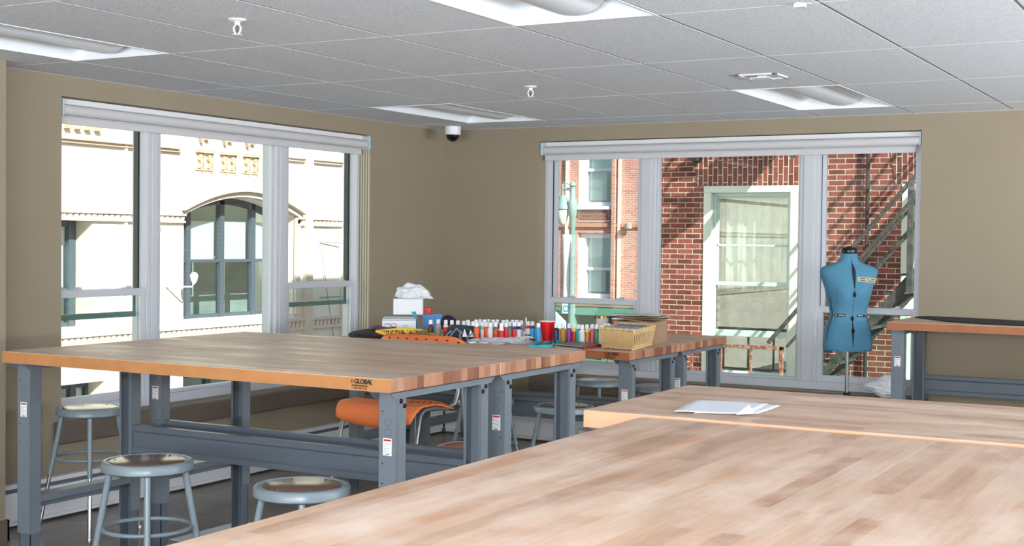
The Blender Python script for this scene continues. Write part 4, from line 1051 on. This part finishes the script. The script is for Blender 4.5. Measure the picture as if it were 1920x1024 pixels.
for y in (18.42, 19.06, 19.70, 20.34):
    b.box(XS - .02, y, 3.06, XS + .08, y + .46, 3.12); b.box(XS - .02, y + .0, 2.74, XS + .03, y + .46, 2.77)
    for k in (0, 1):
        yy = y + .10 + .24 * k
        b.prism([(yy - .05, 2.78), (yy + .02, 2.80), (yy + .06, 2.92), (yy + .03, 3.03), (yy - .03, 3.03), (yy - .05, 2.93), (yy - .01, 2.88)], 0, XS - .02, XS + .06)
        b.box(XS - .02, yy + .08, 2.70, XS + .04, yy + .10, 3.06)
    b.prism([(y - .02, 3.52), (y + .10, 3.24), (y + .16, 3.24), (y + .05, 3.52)], 0, XS - .02, XS + .08)
    b.prism([(y + .2, 3.30), (y + .26, 3.42), (y + .32, 3.30)], 0, XS - .02, XS + .08)
for k in range(5):
    y = 15.15 + .215 * k; b.prism([(y - .02, 3.26), (y + .10, 3.26), (y + .04, 3.42)], 0, XS - .02, XS + .10)
    b.prism([(y - .06, 3.42), (y + .16, 3.42), (y + .16, 3.56), (y - .06, 3.56)], 0, XS - .02, XS + .03)
loc(b).build('carved_panels', STONED, t, smooth=0)
b = SB(); b.box(XS - .02, 21.55, -3.2, XS + .10, 21.78, 7.4); b.box(XS - .02, 22.82, -3.2, XS + .07, 23.1, 7.4)
loc(b).build('pilaster', STONET, t, smooth=0)
b = SB(); b.box(XS, 16.66, -3.2, XS + .05, 16.72, 7.4)
loc(b).build('downpipe', mat('pale_downpipe', rgb(206, 200, 186), .7), t, smooth=0)
def street_window(name, y0, y1, z0, z1, mulls, rail, blind, arch=False):
    f = SB(); xb = XS - .38
    tr = .07
    f.box(xb - .06, y0, z0 + tr, xb, y0 + tr, z1 - .12 if not arch else SPR); f.box(xb - .06, y1 - tr, z0 + tr, xb, y1, z1 - .12 if not arch else SPR)
    f.box(xb - .06, y0, z0, xb, y1, z0 + tr)
    for mm in mulls: f.box(xb - .08, mm - .06, z0, xb + .02, mm + .06, (arch_z(mm) if arch else z1))
    for rr in rail: f.box(xb - .07, y0, rr - .035, xb + .01, y1, rr + .02)
    if arch:
        for i in range(N):
            ya, yb_ = A0 + (A1 - A0) * i / N, A0 + (A1 - A0) * (i + 1) / N
            f.prism([(ya, arch_z(ya) - .12), (yb_, arch_z(yb_) - .12), (yb_, arch_z(yb_) + .02), (ya, arch_z(ya) + .02)], 0, xb - .08, xb + .02)
    else: f.box(xb - .06, y0, z1 - .12, xb, y1, z1)
    fr = loc(f).build(name, FRAMED, t, smooth=0)
    g_ = SB()
    if arch: g_.prism([(y0, z0), (y1, z0)] + [(y1 - (y1 - y0) * i / N, arch_z(y1 - (y1 - y0) * i / N)) for i in range(N + 1)], 0, xb - .045, xb - .04)
    else: g_.box(xb - .045, y0, z0, xb - .04, y1, z1)
    loc(g_).build('pane', DARKGL, fr, smooth=0)
    for (ba, bb_, bz0, bz1) in blind: loc(SB().box(xb - .13, ba, bz0, xb - .12, bb_, bz1)).build('blind', BLIND, fr, smooth=0)
    r_ = SB(); r_.box(xb - 1.2, y0 - .4, z0 - .4, xb - 1.1, y1 + .4, z1 + .4)
    loc(r_).build('room_behind', ROOM, fr, smooth=0)
street_window('arched_window', A0, A1, ZA0, APX, [18.64, 19.56, 20.47], [1.08], [(A0 + .02, 18.58, 1.08, 1.80), (18.72, 19.48, 1.08, 1.82), (19.64, 20.39, 1.08, 1.82), (20.55, A1, 1.08, 1.82)], True)
street_window('side_window', 14.95, 15.965, .0, 1.79, [15.86], [.62], [(14.95, 15.80, .66, 1.36)])
street_window('shop_window', 18.13, 21.9, -2.9, -.98, [19.2, 20.3], [-1.5], [])
street_window('shop_window', 15.0, 16.25, -2.7, -.92, [15.9], [-1.4], [])
b = SB()      # wire and bracket on the façade
b.tube([(XS + .04, 22.1, 1.45), (XS + .12, 22.75, 1.42)], .012, 6).tube([(XS + .05, 22.08, 1.45), (XS + .06, 22.35, .2), (XS + .06, 22.55, -.6)], .008, 6).tube([(XS + .04, 22.1, .3), (XS + .12, 22.75, .3)], .012, 6)
b.tube([(XS + .05, 17.45, 2.1), (XS + .05, 17.75, .4), (XS + .05, 17.9, -.6)], .006, 5)
loc(b).build('cable', mat('cable_grey', rgb(150, 146, 140), .7), t)
lp = at(0, XS + .45, 364, 520)
b = SB(); b.lathe([(.02, -.12), (.055, -.06), (.075, .03), (.045, .08), (.01, .09)], tuple(lp), n=14).tube([(XS, lp.y - .25, lp.z - .17), (XS + .42, lp.y - .02, lp.z - .17), (lp.x, lp.y, lp.z - .1)], .015, 8)
loc(b).build('wall_lamp', WHITE, t)

# ------------------------------------------------------------------ near brick building with fire escape
RED = bricks('red_brick', .205, .0655, .0062, rgb(134, 72, 62), rgb(200, 186, 168), 'xz', .5, .38, .6)
SOLD = bricks('soldier_brick', .19, .0655, .006, rgb(130, 68, 58), rgb(214, 200, 182), 'zx', .5, .38, .6)
TRIMW = mat('cream_window_trim', rgb(220, 226, 212), .5); TRIMG = mat('pale_green_sash', rgb(196, 216, 208), .45)
CURT = mat('lace_curtain', rgb(228, 234, 226), .9, var=.12, vscale=7); CURTD = mat('grey_curtain', rgb(130, 134, 130), .9, var=.3, vscale=5)
YB2 = 16.0; BX0, BX1 = -7.07, 6.0
t = thing('brick_building', 'dark red brick building with a white trimmed window, close behind the back window', 'building', (-4, YB2, G0))
def loc2(b): return b.xf(Matrix.Translation((4, -YB2, -G0)))
W1 = (-6.215, -4.985, -.17, 2.235); W2 = (-3.735, -2.52, -.17, 2.235)
b = MB()
xs_ = [BX0, W1[0], W1[1], W2[0], W2[1], BX1]; zz_ = [G0, W1[2], W1[3], 8.0]
for i in range(5):
    for j in range(3):
        if i in (1, 3) and j == 1: continue
        b.box(xs_[i], YB2, zz_[j], xs_[i + 1], YB2 + .35, zz_[j + 1])
b.box(BX0, YB2 + .35, G0, BX0 + .3, YB2 + 7, 8)
o = b.build('brick_wall', RED, None, smooth=0); o.parent = t; o.matrix_parent_inverse = Matrix.Translation((4, -YB2, -G0))
for (w0, w1, z0, z1) in (W1, W2):
    b = MB().prism([(w0 - .09, z1), (w1 + .09, z1), (w1 + .14, z1 + .37), (w0 - .14, z1 + .37)], 1, YB2 - .006, YB2 + .05)
    o = b.build('soldier_arch', SOLD, None, smooth=0); o.parent = t; o.matrix_parent_inverse = Matrix.Translation((4, -YB2, -G0))
    b = MB(); yb0 = YB2 + .06
    for a_, c_ in ((w0, w0 + .10), (w1 - .10, w1)): b.box(a_, YB2 - .01, z0 + .03, c_, yb0 + .10, z1 - .085)
    b.box(w0, YB2 - .01, z1 - .085, w1, yb0 + .1, z1); b.box(w0 - .04, YB2 - .06, z0 - .05, w1 + .04, yb0 + .1, z0 + .03)
    fr = loc2(b).build('window_casing', TRIMW, t, smooth=0, bevel=.006)
    b = MB(); s0, s1 = w0 + .10, w1 - .10
    rails2 = lambda bb, a_, c_, y0, y1, q0, q1, tt: (bb.box(a_, y0, q0, a_ + tt, y1, q1), bb.box(c_ - tt, y0, q0, c_, y1, q1), bb.box(a_ + tt, y0, q0, c_ - tt, y1, q0 + tt), bb.box(a_ + tt, y0, q1 - tt, c_ - tt, y1, q1))
    rails2(b, s0, s1, YB2 + .07, YB2 + .11, z0 + .03, z1 - .085, .045)
    rails2(b, s0 + .045, s1 - .045, YB2 + .10, YB2 + .14, .98, z1 - .13, .022); b.box(s0 + .045, YB2 + .08, .98, s1 - .045, YB2 + .13, 1.03)
    b.box(s0 + .045, YB2 + .09, .34, s1 - .045, YB2 + .13, .42); b.box(s0 + .045, YB2 + .10, 1.475, s1 - .045, YB2 + .12, 1.50)
    sa = loc2(b).build('sash', TRIMG, fr, smooth=0, bevel=.004)
    loc2(MB().box(s0 + .04, YB2 + .118, z0 + .05, s1 - .04, YB2 + .122, z1 - .1)).build('pane', glass('house_glass', (.97, .99, .97, 1), 3.6, 1.5), sa, smooth=0)
    b = MB()
    b.grid(lambda u, v_: (s0 + (s1 - s0) * u, YB2 + .26 + .022 * sin(u * 34 + 1.3 * sin(v_ * 3)) + .01 * sin(u * 90), .90 + 1.25 * v_), 90, 8)
    loc2(b).build('curtain', CURT, sa, solid=.003)
    b = MB()
    b.grid(lambda u, v_: (s0 + (s1 - s0) * u, YB2 + .34 + .03 * sin(u * 21 + 2 * v_) + .02 * sin(u * 8 + v_ * 5), -.1 + 1.1 * v_), 80, 10)
    loc2(b).build('lower_curtain', CURTD, sa, solid=.003)
b = MB().tube([(-4.12, YB2 - .05, 8), (-4.13, YB2 - .05, 1.1), (-4.10, YB2 - .05, -3)], .022, 8)
loc2(b).build('conduit', mat('dark_conduit', rgb(46, 42, 42), .7), t)
b = MB().lathe([(.02, .0), (.07, .03), (.08, .10), (.05, .16)], (-6.28, YB2 - .1, 2.52), n=14).tube([(-6.28, YB2, 2.66), (-6.28, YB2 - .1, 2.68)], .03, 8)
loc2(b).build('floodlight', mat('dark_lamp', rgb(44, 42, 40), .6), t)

IRON = NT('old_iron_paint'); v = IRON.coord()
IRON.link(IRON.ramp(IRON.noise(v, 16, 5, .7), [(.42, rgb(58, 58, 58)), (.6, rgb(88, 84, 80)), (.7, rgb(120, 84, 66))]), IRON.b.inputs['Base Color']); IRON.b.inputs['Roughness'].default_value = .7; IRON = IRON.m
RUST = NT('rusted_iron'); v = RUST.coord()
RUST.link(RUST.ramp(RUST.noise(v, 22, 5, .7), [(.35, rgb(88, 74, 66)), (.5, rgb(138, 88, 68)), (.62, rgb(176, 150, 132))]), RUST.b.inputs['Base Color']); RUST.b.inputs['Roughness'].default_value = .85; RUST = RUST.m
t = thing('fire_escape', 'black iron fire escape stair and rusty landing rail on the brick wall', 'fire escape', (-4.5, 15.2, G0))
def loc3(b): return b.xf(Matrix.Translation((4.5, -15.2, -G0)))
YN, YF2 = 14.62, 15.35
LZ = -.20
b = MB()      # landing of iron slats
for k in range(9): b.box(-6.6, YN + .0 + k * .15, LZ - .03, -4.75, YN + .10 + k * .15, LZ)
b.box(-6.6, YN, LZ - .12, -4.75, YN + .05, LZ - .03); b.box(-6.6, 15.93, LZ - .12, -4.75, 15.98, LZ - .03)
loc3(b).build('landing', IRON, t, smooth=0)
rx0, rx1 = -6.6, at(1, YN, 1468, 700).x
ztop = at(1, YN, 1420, 648).z
b = MB(); b.box(rx0, YN - .02, ztop - .04, rx1, YN + .02, ztop); b.box(rx1 - .045, YN - .02, LZ, rx1, YN + .02, ztop)
for k in range(6):
    x = rx1 - .36 * (k + 1) - .02; b.box(x - .014, YN - .012, LZ, x + .014, YN + .012, ztop)
loc3(b).build('landing_rail', RUST, t, smooth=0, bevel=.004)
# the stair climbs to the right
p0 = at(1, YN, 1440, 643); p1 = at(1, YN, 1720, 326)
dirv = (p1 - p0).normalized(); ext = p1 + dirv * 5.5
b = MB().tube([tuple(p0), tuple(ext)], .024, 8); loc3(b).build('hand_rail', IRON, t)
dz = Vector((0, 0, 1))
b = MB()
for off in (.29, .55): b.tube([tuple(p0 + dirv * (.1 + off * .8) - dz * off), tuple(ext - dz * off)], .018, 6)
loc3(b).build('mid_rail', IRON, t)
b = MB().tube([tuple(p0 + Vector((.35, YF2 - YN, .40))), tuple(ext + Vector((0, YF2 - YN, 0)))], .022, 8); loc3(b).build('hand_rail', IRON, t)
b = MB(); 
for off in (.3,): b.tube([tuple(p0 + Vector((.55, YF2 - YN, .62)) - dz * off), tuple(ext + Vector((0, YF2 - YN, 0)) - dz * off)], .018, 6)
loc3(b).build('mid_rail', IRON, t)
sl = dirv.z / dirv.x
def strz(x, off): return p0.z + (x - p0.x) * sl - off
for yy in (YN + .03, YF2):
    xa, xb = -4.62, ext.x
    b = MB().prism([(xa, strz(xa, .98)), (xb, strz(xb, .98)), (xb, strz(xb, 1.24)), (xa + .1, LZ - .1), (xa, LZ - .1)], 1, yy, yy + .02)
    loc3(b).build('stringer', IRON, t, smooth=0)
n = 36
for k in range(n):
    z = LZ + .2 * (k + 1); x = p0.x + (z + 1.0 - p0.z) / sl
    if x > ext.x: break
    b = MB(); b.box(x - .11, YN + .05, z - .015, x + .11, YF2, z)
    for q in range(5): b.box(x - .11 + .05 * q, YN + .05, z, x - .09 + .05 * q, YF2, z + .006)
    loc3(b).build('tread', IRON, t, smooth=0)
for xx in (at(1, YN, 1706, 500).x, at(1, YN, 1520, 600).x):
    b = MB().box(xx - .03, YN - .03, LZ - .1 if xx < -4.3 else strz(xx, 1.2), xx + .03, YN + .03, strz(xx, -.0)); loc3(b).build('newel_post', RUST if xx < -4.3 else IRON, t, smooth=0)
b = MB()      # upper landing, above the frame
for k in range(9): b.box(ext.x, YN + k * .15, ext.z - 1.05, ext.x + 2.2, YN + .10 + k * .15, ext.z - 1.02)
for k in range(6): b.box(-6.6, YN + .02 + k * .22, LZ + 3.27, -4.75, YN + .07 + k * .22, LZ + 3.3)
loc3(b).build('upper_landing', IRON, t, smooth=0)
b = MB()      # the next flight, one storey up
up_ = Vector((0, 0, 3.3)); q1 = p0 + dirv * 6.0
for off in (0, .29, .55): b.tube([tuple(p0 + up_ - dz * off), tuple(q1 + up_ - dz * off)], .022, 6)
b.tube([tuple(p0 + up_ + Vector((0, YF2 - YN, 0))), tuple(q1 + up_ + Vector((0, YF2 - YN, 0)))], .022, 6)
for yy in (YN + .03, YF2):
    b.prism([(p0.x, strz(p0.x, .98) + 3.3), (q1.x, strz(q1.x, .98) + 3.3), (q1.x, strz(q1.x, 1.2) + 3.3), (p0.x, strz(p0.x, 1.2) + 3.3)], 1, yy, yy + .02)
for k in range(20):
    z = LZ + 3.3 + .2 * (k + 1); x = p0.x + (z - 3.3 + 1.0 - p0.z) / sl
    b.box(x - .10, YN + .05, z - .015, x + .10, YF2, z)
loc3(b).build('upper_flight', IRON, t)

# ------------------------------------------------------------------ far brick building down the street
RED2 = bricks('salmon_brick', .23, .075, .008, rgb(190, 134, 120), rgb(222, 198, 184), 'xz', .5, .18, .25)
YF3 = 42.0
t = thing('corner_building', 'salmon brick building with tall white windows far down the street', 'building', (-20, YF3, G0))
def loc4(b): return b.xf(Matrix.Translation((20, -YF3, -G0)))
inv = Matrix.Translation((20, -YF3, -G0))
wx0, wx1 = -20.98, -19.70
rows = [(2.75, 6.2), (-.45, 1.80)]
b = MB(); xs_ = [-26, wx0, wx1, -10]; zs_ = [-.65, rows[1][0], rows[1][1], rows[0][0], rows[0][1], 9.5]
for i in range(3):
    for j in range(5):
        if i == 1 and j in (1, 3): continue
        b.box(xs_[i], YF3, zs_[j], xs_[i + 1], YF3 + .5, zs_[j + 1])
o = b.build('brick_wall', RED2, None, smooth=0); o.parent = t; o.matrix_parent_inverse = inv
b = MB()
for (a_, c_) in ((-21.45, -21.35), (-19.42, -19.34)): b.box(a_, YF3 - .10, -.6, c_, YF3, 9.4)
loc4(b).build('brick_rib', mat('pale_rib', rgb(232, 206, 186), .9), t, smooth=0)
b = MB(); b.box(-26, YF3 - .08, 2.02, -18.5, YF3, 2.14); b.box(-26, YF3 - .15, -.75, -10, YF3, -.55); loc4(b).build('string_course', mat('brown_course', rgb(186, 130, 108), .9), t, smooth=0)
b = MB(); b.box(wx0, YF3 - .03, 2.2, wx1 - .05, YF3 + .02, 2.72); 
loc4(b).build('lattice_panel', mat('lattice_ground', rgb(222, 186, 164), .9), t, smooth=0)
b = MB()
for k in range(14):
    for s_ in (1, -1):
        x = wx0 + .08 + k * .085; b.prism([(x, 2.26), (x + .035, 2.26), (x + .035 + .12 * s_, 2.62), (x + .12 * s_, 2.62)], 1, YF3 - .05, YF3 - .03)
loc4(b).build('lattice', mat('lattice_brick', rgb(150, 100, 88), .9), t, smooth=0)
for (z0, z1) in rows:
    b = MB()
    b.box(wx0, YF3 + .06, z0 + .14, wx0 + .22, YF3 + .5, z1 - .16); b.box(wx1 - .12, YF3 + .2, z0 + .14, wx1, YF3 + .5, z1 - .16); b.box(wx0, YF3 + .06, z0, wx1, YF3 + .5, z0 + .14); b.box(wx0, YF3 + .2, z1 - .16, wx1, YF3 + .5, z1)
    zm = z0 + (1.28 if z0 > 1 else 1.02); b.box(wx0 + .2, YF3 + .24, zm - .06, wx1 - .1, YF3 + .4, zm + .04); b.box(wx0 - .1, YF3 - .12, z0 - .12, wx1 + .05, YF3 + .1, z0)
    fr = loc4(b).build('window_casing', WHITE, t, smooth=0)
    loc4(MB().box(wx0 + .2, YF3 + .34, z0 + .1, wx1 - .1, YF3 + .36, z1 - .1)).build('pane', DARKGL, fr, smooth=0)
    loc4(MB().box(wx0 + .3, YF3 + .42, zm, wx1, YF3 + .44, z1).box(wx0 + .25, YF3 + .44, z0 + .2, wx1 - .4, YF3 + .46, zm)).build('blind', mat('pale_blue_blind', rgb(216, 232, 236), .8), fr, smooth=0)
    loc4(MB().box(wx0 - .5, YF3 + 1.5, z0 - .3, wx1 + .5, YF3 + 1.55, z1 + .3)).build('room_behind', ROOM, fr, smooth=0)
# recessed bay edge and shopfront
b = MB().box(-19.62, YF3 - .18, -.6, -19.50, YF3, 9.4); o = b.build('brick_pier', RED2, None, smooth=0); o.parent = t; o.matrix_parent_inverse = inv
b = MB(); b.box(-26, YF3 + .3, G0, -10, YF3 + .5, -.65); loc4(b).build('shop_back', mat('shop_dim', rgb(64, 84, 80), .7, var=.3, vscale=1.4), t, smooth=0)
b = MB()
for x in (-22.2, -21.1, -19.9, -19.05, -18.4): b.box(x - .08, YF3 - .1, G0, x + .08, YF3 + .3, -.75)
b.box(-26, YF3 - .12, -1.05, -10, YF3 + .1, -.75); b.box(-26, YF3 - .12, G0, -10, YF3 + .2, -2.6)
loc4(b).build('shopfront', mat('mint_shopfront', rgb(112, 152, 138), .5), t, smooth=0)
b = MB(); 
for k in range(12): b.box(-21.0 + .1 * k, YF3 + .1, -1.75, -20.93 + .1 * k, YF3 + .2, -1.45 - .1 * (k % 3))
loc4(b).build('shop_display', mat('pinkish_display', rgb(206, 180, 166), .8), t, smooth=0)
sgx = at(1, YF3 - .3, 1066, 579)
b = MB().box(sgx.x - .24, YF3 - .32, sgx.z - .17, sgx.x + .24, YF3 - .28, sgx.z + .17).box(sgx.x - .02, YF3 - .3, sgx.z + .15, sgx.x + .02, YF3 - .1, sgx.z + .3)
b.mat(1).box(sgx.x - .19, YF3 - .325, sgx.z - .11, sgx.x + .19, YF3 - .32, sgx.z + .11).mat(0).box(sgx.x - .15, YF3 - .328, sgx.z - .06, sgx.x - .03, YF3 - .324, sgx.z + .06)
loc4(b).build('hanging_sign', [mat('sign_white', rgb(236, 240, 244), .5), mat('sign_blue', rgb(70, 150, 214), .5)], t, smooth=0)
b = MB().tube([(-19.0, YF3, 2.02), (-19.0, YF3 - .2, 2.05)], .04, 6).lathe([(.05, 0), (.13, .05), (.13, .2), (.06, .26)], (-18.95, YF3 - .22, 1.92), n=12); loc4(b).build('wall_light', mat('grey_fixture', rgb(140, 130, 120), .6), t)
# bright slanted awning at the street
b = MB(); pa, pb, pc = at(1, 36, 1036, 585), at(1, 36, 1056, 604), at(1, 36, 1050, 660)
tt_ = MB().prism([(pa.x - .6, pa.z + .02), (pa.x + .02, pa.z), (pb.x, pb.z), (pb.x - .02, pb.z - 1.2), (pa.x - .6, pb.z - 1.2)], 1, 36, 36.2).build('awning', WHITE, smooth=0)
tag(tt_, 'bright white slanted awning low at the left of the back window', 'awning')

# street lamp
LG = mat('verdigris_paint', rgb(122, 148, 145), .6)
pt_, pl_ = at(1, 30, 1074, 350), at(1, 30, 1055, 380)
t = thing('street_lamp', 'verdigris street lamp with hanging lantern and white banner', 'lamp', (pt_.x, 30, G0))
hz = pt_.z - G0; dx = pl_.x - pt_.x
MB().lathe([(.16, 0), (.16, .4), (.10, .6), (.085, 1.4), (.075, hz - .75), (.11, hz - .7), (.11, hz - .35), (.07, hz - .3), (.06, hz), (.09, hz + .02), (.05, hz + .10), (.01, hz + .14)], n=16).build('post', LG, t, smooth=40)
b = MB().tube([(0, 0, hz - .30), (-.03, 0, hz - .12), (-.12, 0, hz - .06), (dx, 0, hz - .06)], .035, 8).tube([(dx, 0, hz + .08), (dx, 0, hz - .35)], .04, 8).tube([(dx, 0, hz + .12), (0, 0, hz + .02)], .012, 6)
b.build('arm', LG, t)
MB().lathe([(.03, .0), (.10, -.06), (.12, -.14), (.19, -.30), (.20, -.36), (.17, -.38)], (dx, 0, hz - .2), n=18).build('lantern_hood', LG, t, smooth=40)
MB().lathe([(.165, 0), (.16, -.14), (.10, -.34), (.02, -.42)], (dx, 0, hz - .57), n=18).build('lantern_globe', mat('lamp_globe', rgb(214, 214, 200), .25), t, smooth=50)
b0, b1 = at(1, 30, 1057, 440), at(1, 30, 1073, 562)
MB().grid(lambda u, v_: (b0.x - pt_.x + (b1.x - b0.x) * u, .03 * sin(v_ * 5) - .04, b1.z - G0 + (b0.z - b1.z) * v_), 4, 14).build('banner', mat('white_banner', rgb(246, 246, 246), .7), t, solid=.01)

# ground outside
b = MB().box(-60, -40, G0 - .3, 60, 90, G0)
struct(b.build('ground', mat('asphalt', rgb(120, 118, 116), .95, var=.12, vscale=.8), smooth=0), 'grey street outside below the windows', 'ground')

# ================================================================== light
w = bpy.data.worlds.new('sky'); S.world = w; w.use_nodes = True
nt = w.node_tree; bg = nt.nodes['Background']
sky = nt.nodes.new('ShaderNodeTexSky'); sky.sky_type = 'NISHITA'; sky.sun_disc = False
SUN = Vector((.75, -.36, .55)).normalized()
sky.sun_elevation = math.asin(SUN.z); sky.sun_rotation = math.atan2(SUN.x, SUN.y); sky.altitude = 50; sky.air_density = 1; sky.dust_density = 1
nt.links.new(sky.outputs[0], bg.inputs[0]); bg.inputs[1].default_value = SKY_STRENGTH if 'SKY_STRENGTH' in globals() else .16
def lamp(kind, name, loc, energy, color=(1, 1, 1), to=None, **k):
    l = bpy.data.lights.new(name, kind); l.energy = energy; l.color = color
    for a_, v_ in k.items(): setattr(l, a_, v_)
    o = bpy.data.objects.new(name, l); COL.objects.link(o); o.location = loc
    if to is not None: o.rotation_euler = Vector(to).to_track_quat('-Z', 'Y').to_euler()
    return o
lamp('SUN', 'sun', (0, 0, 20), 9.0, (1, .96, .88), to=-SUN, angle=radians(.5))
# added fill lamps at unseen openings, aimed steeply up to brighten the ceiling
lamp('AREA', 'ceiling_fill_right', (XR + .1, (RW[0] + RW[1]) / 2, (RZ[0] + RZ[1]) / 2), 1050, (.9, .95, 1), to=(-1, 0, 5), shape='RECTANGLE', size=RW[1] - RW[0], size_y=RZ[1] - RZ[0])
lamp('AREA', 'ceiling_fill_near', (-1.2, YF - .1, 1.45), 1500, (.9, .95, 1), to=(-.5, 1, 4), shape='RECTANGLE', size=6.5, size_y=1.5)
# the photographer's flash, just above the camera
lamp('SPOT', 'camera_flash', tuple(CAM + up * .16 - fw * .05), 320, (1, .99, .97), to=fw + up * .12, spot_size=radians(78), spot_blend=1.0, shadow_soft_size=.035)

S.view_settings.view_transform = 'Standard'; S.view_settings.look = 'None'; S.view_settings.gamma = 1.0
S.view_settings.use_curve_mapping = False
S.view_settings.exposure = 0.17
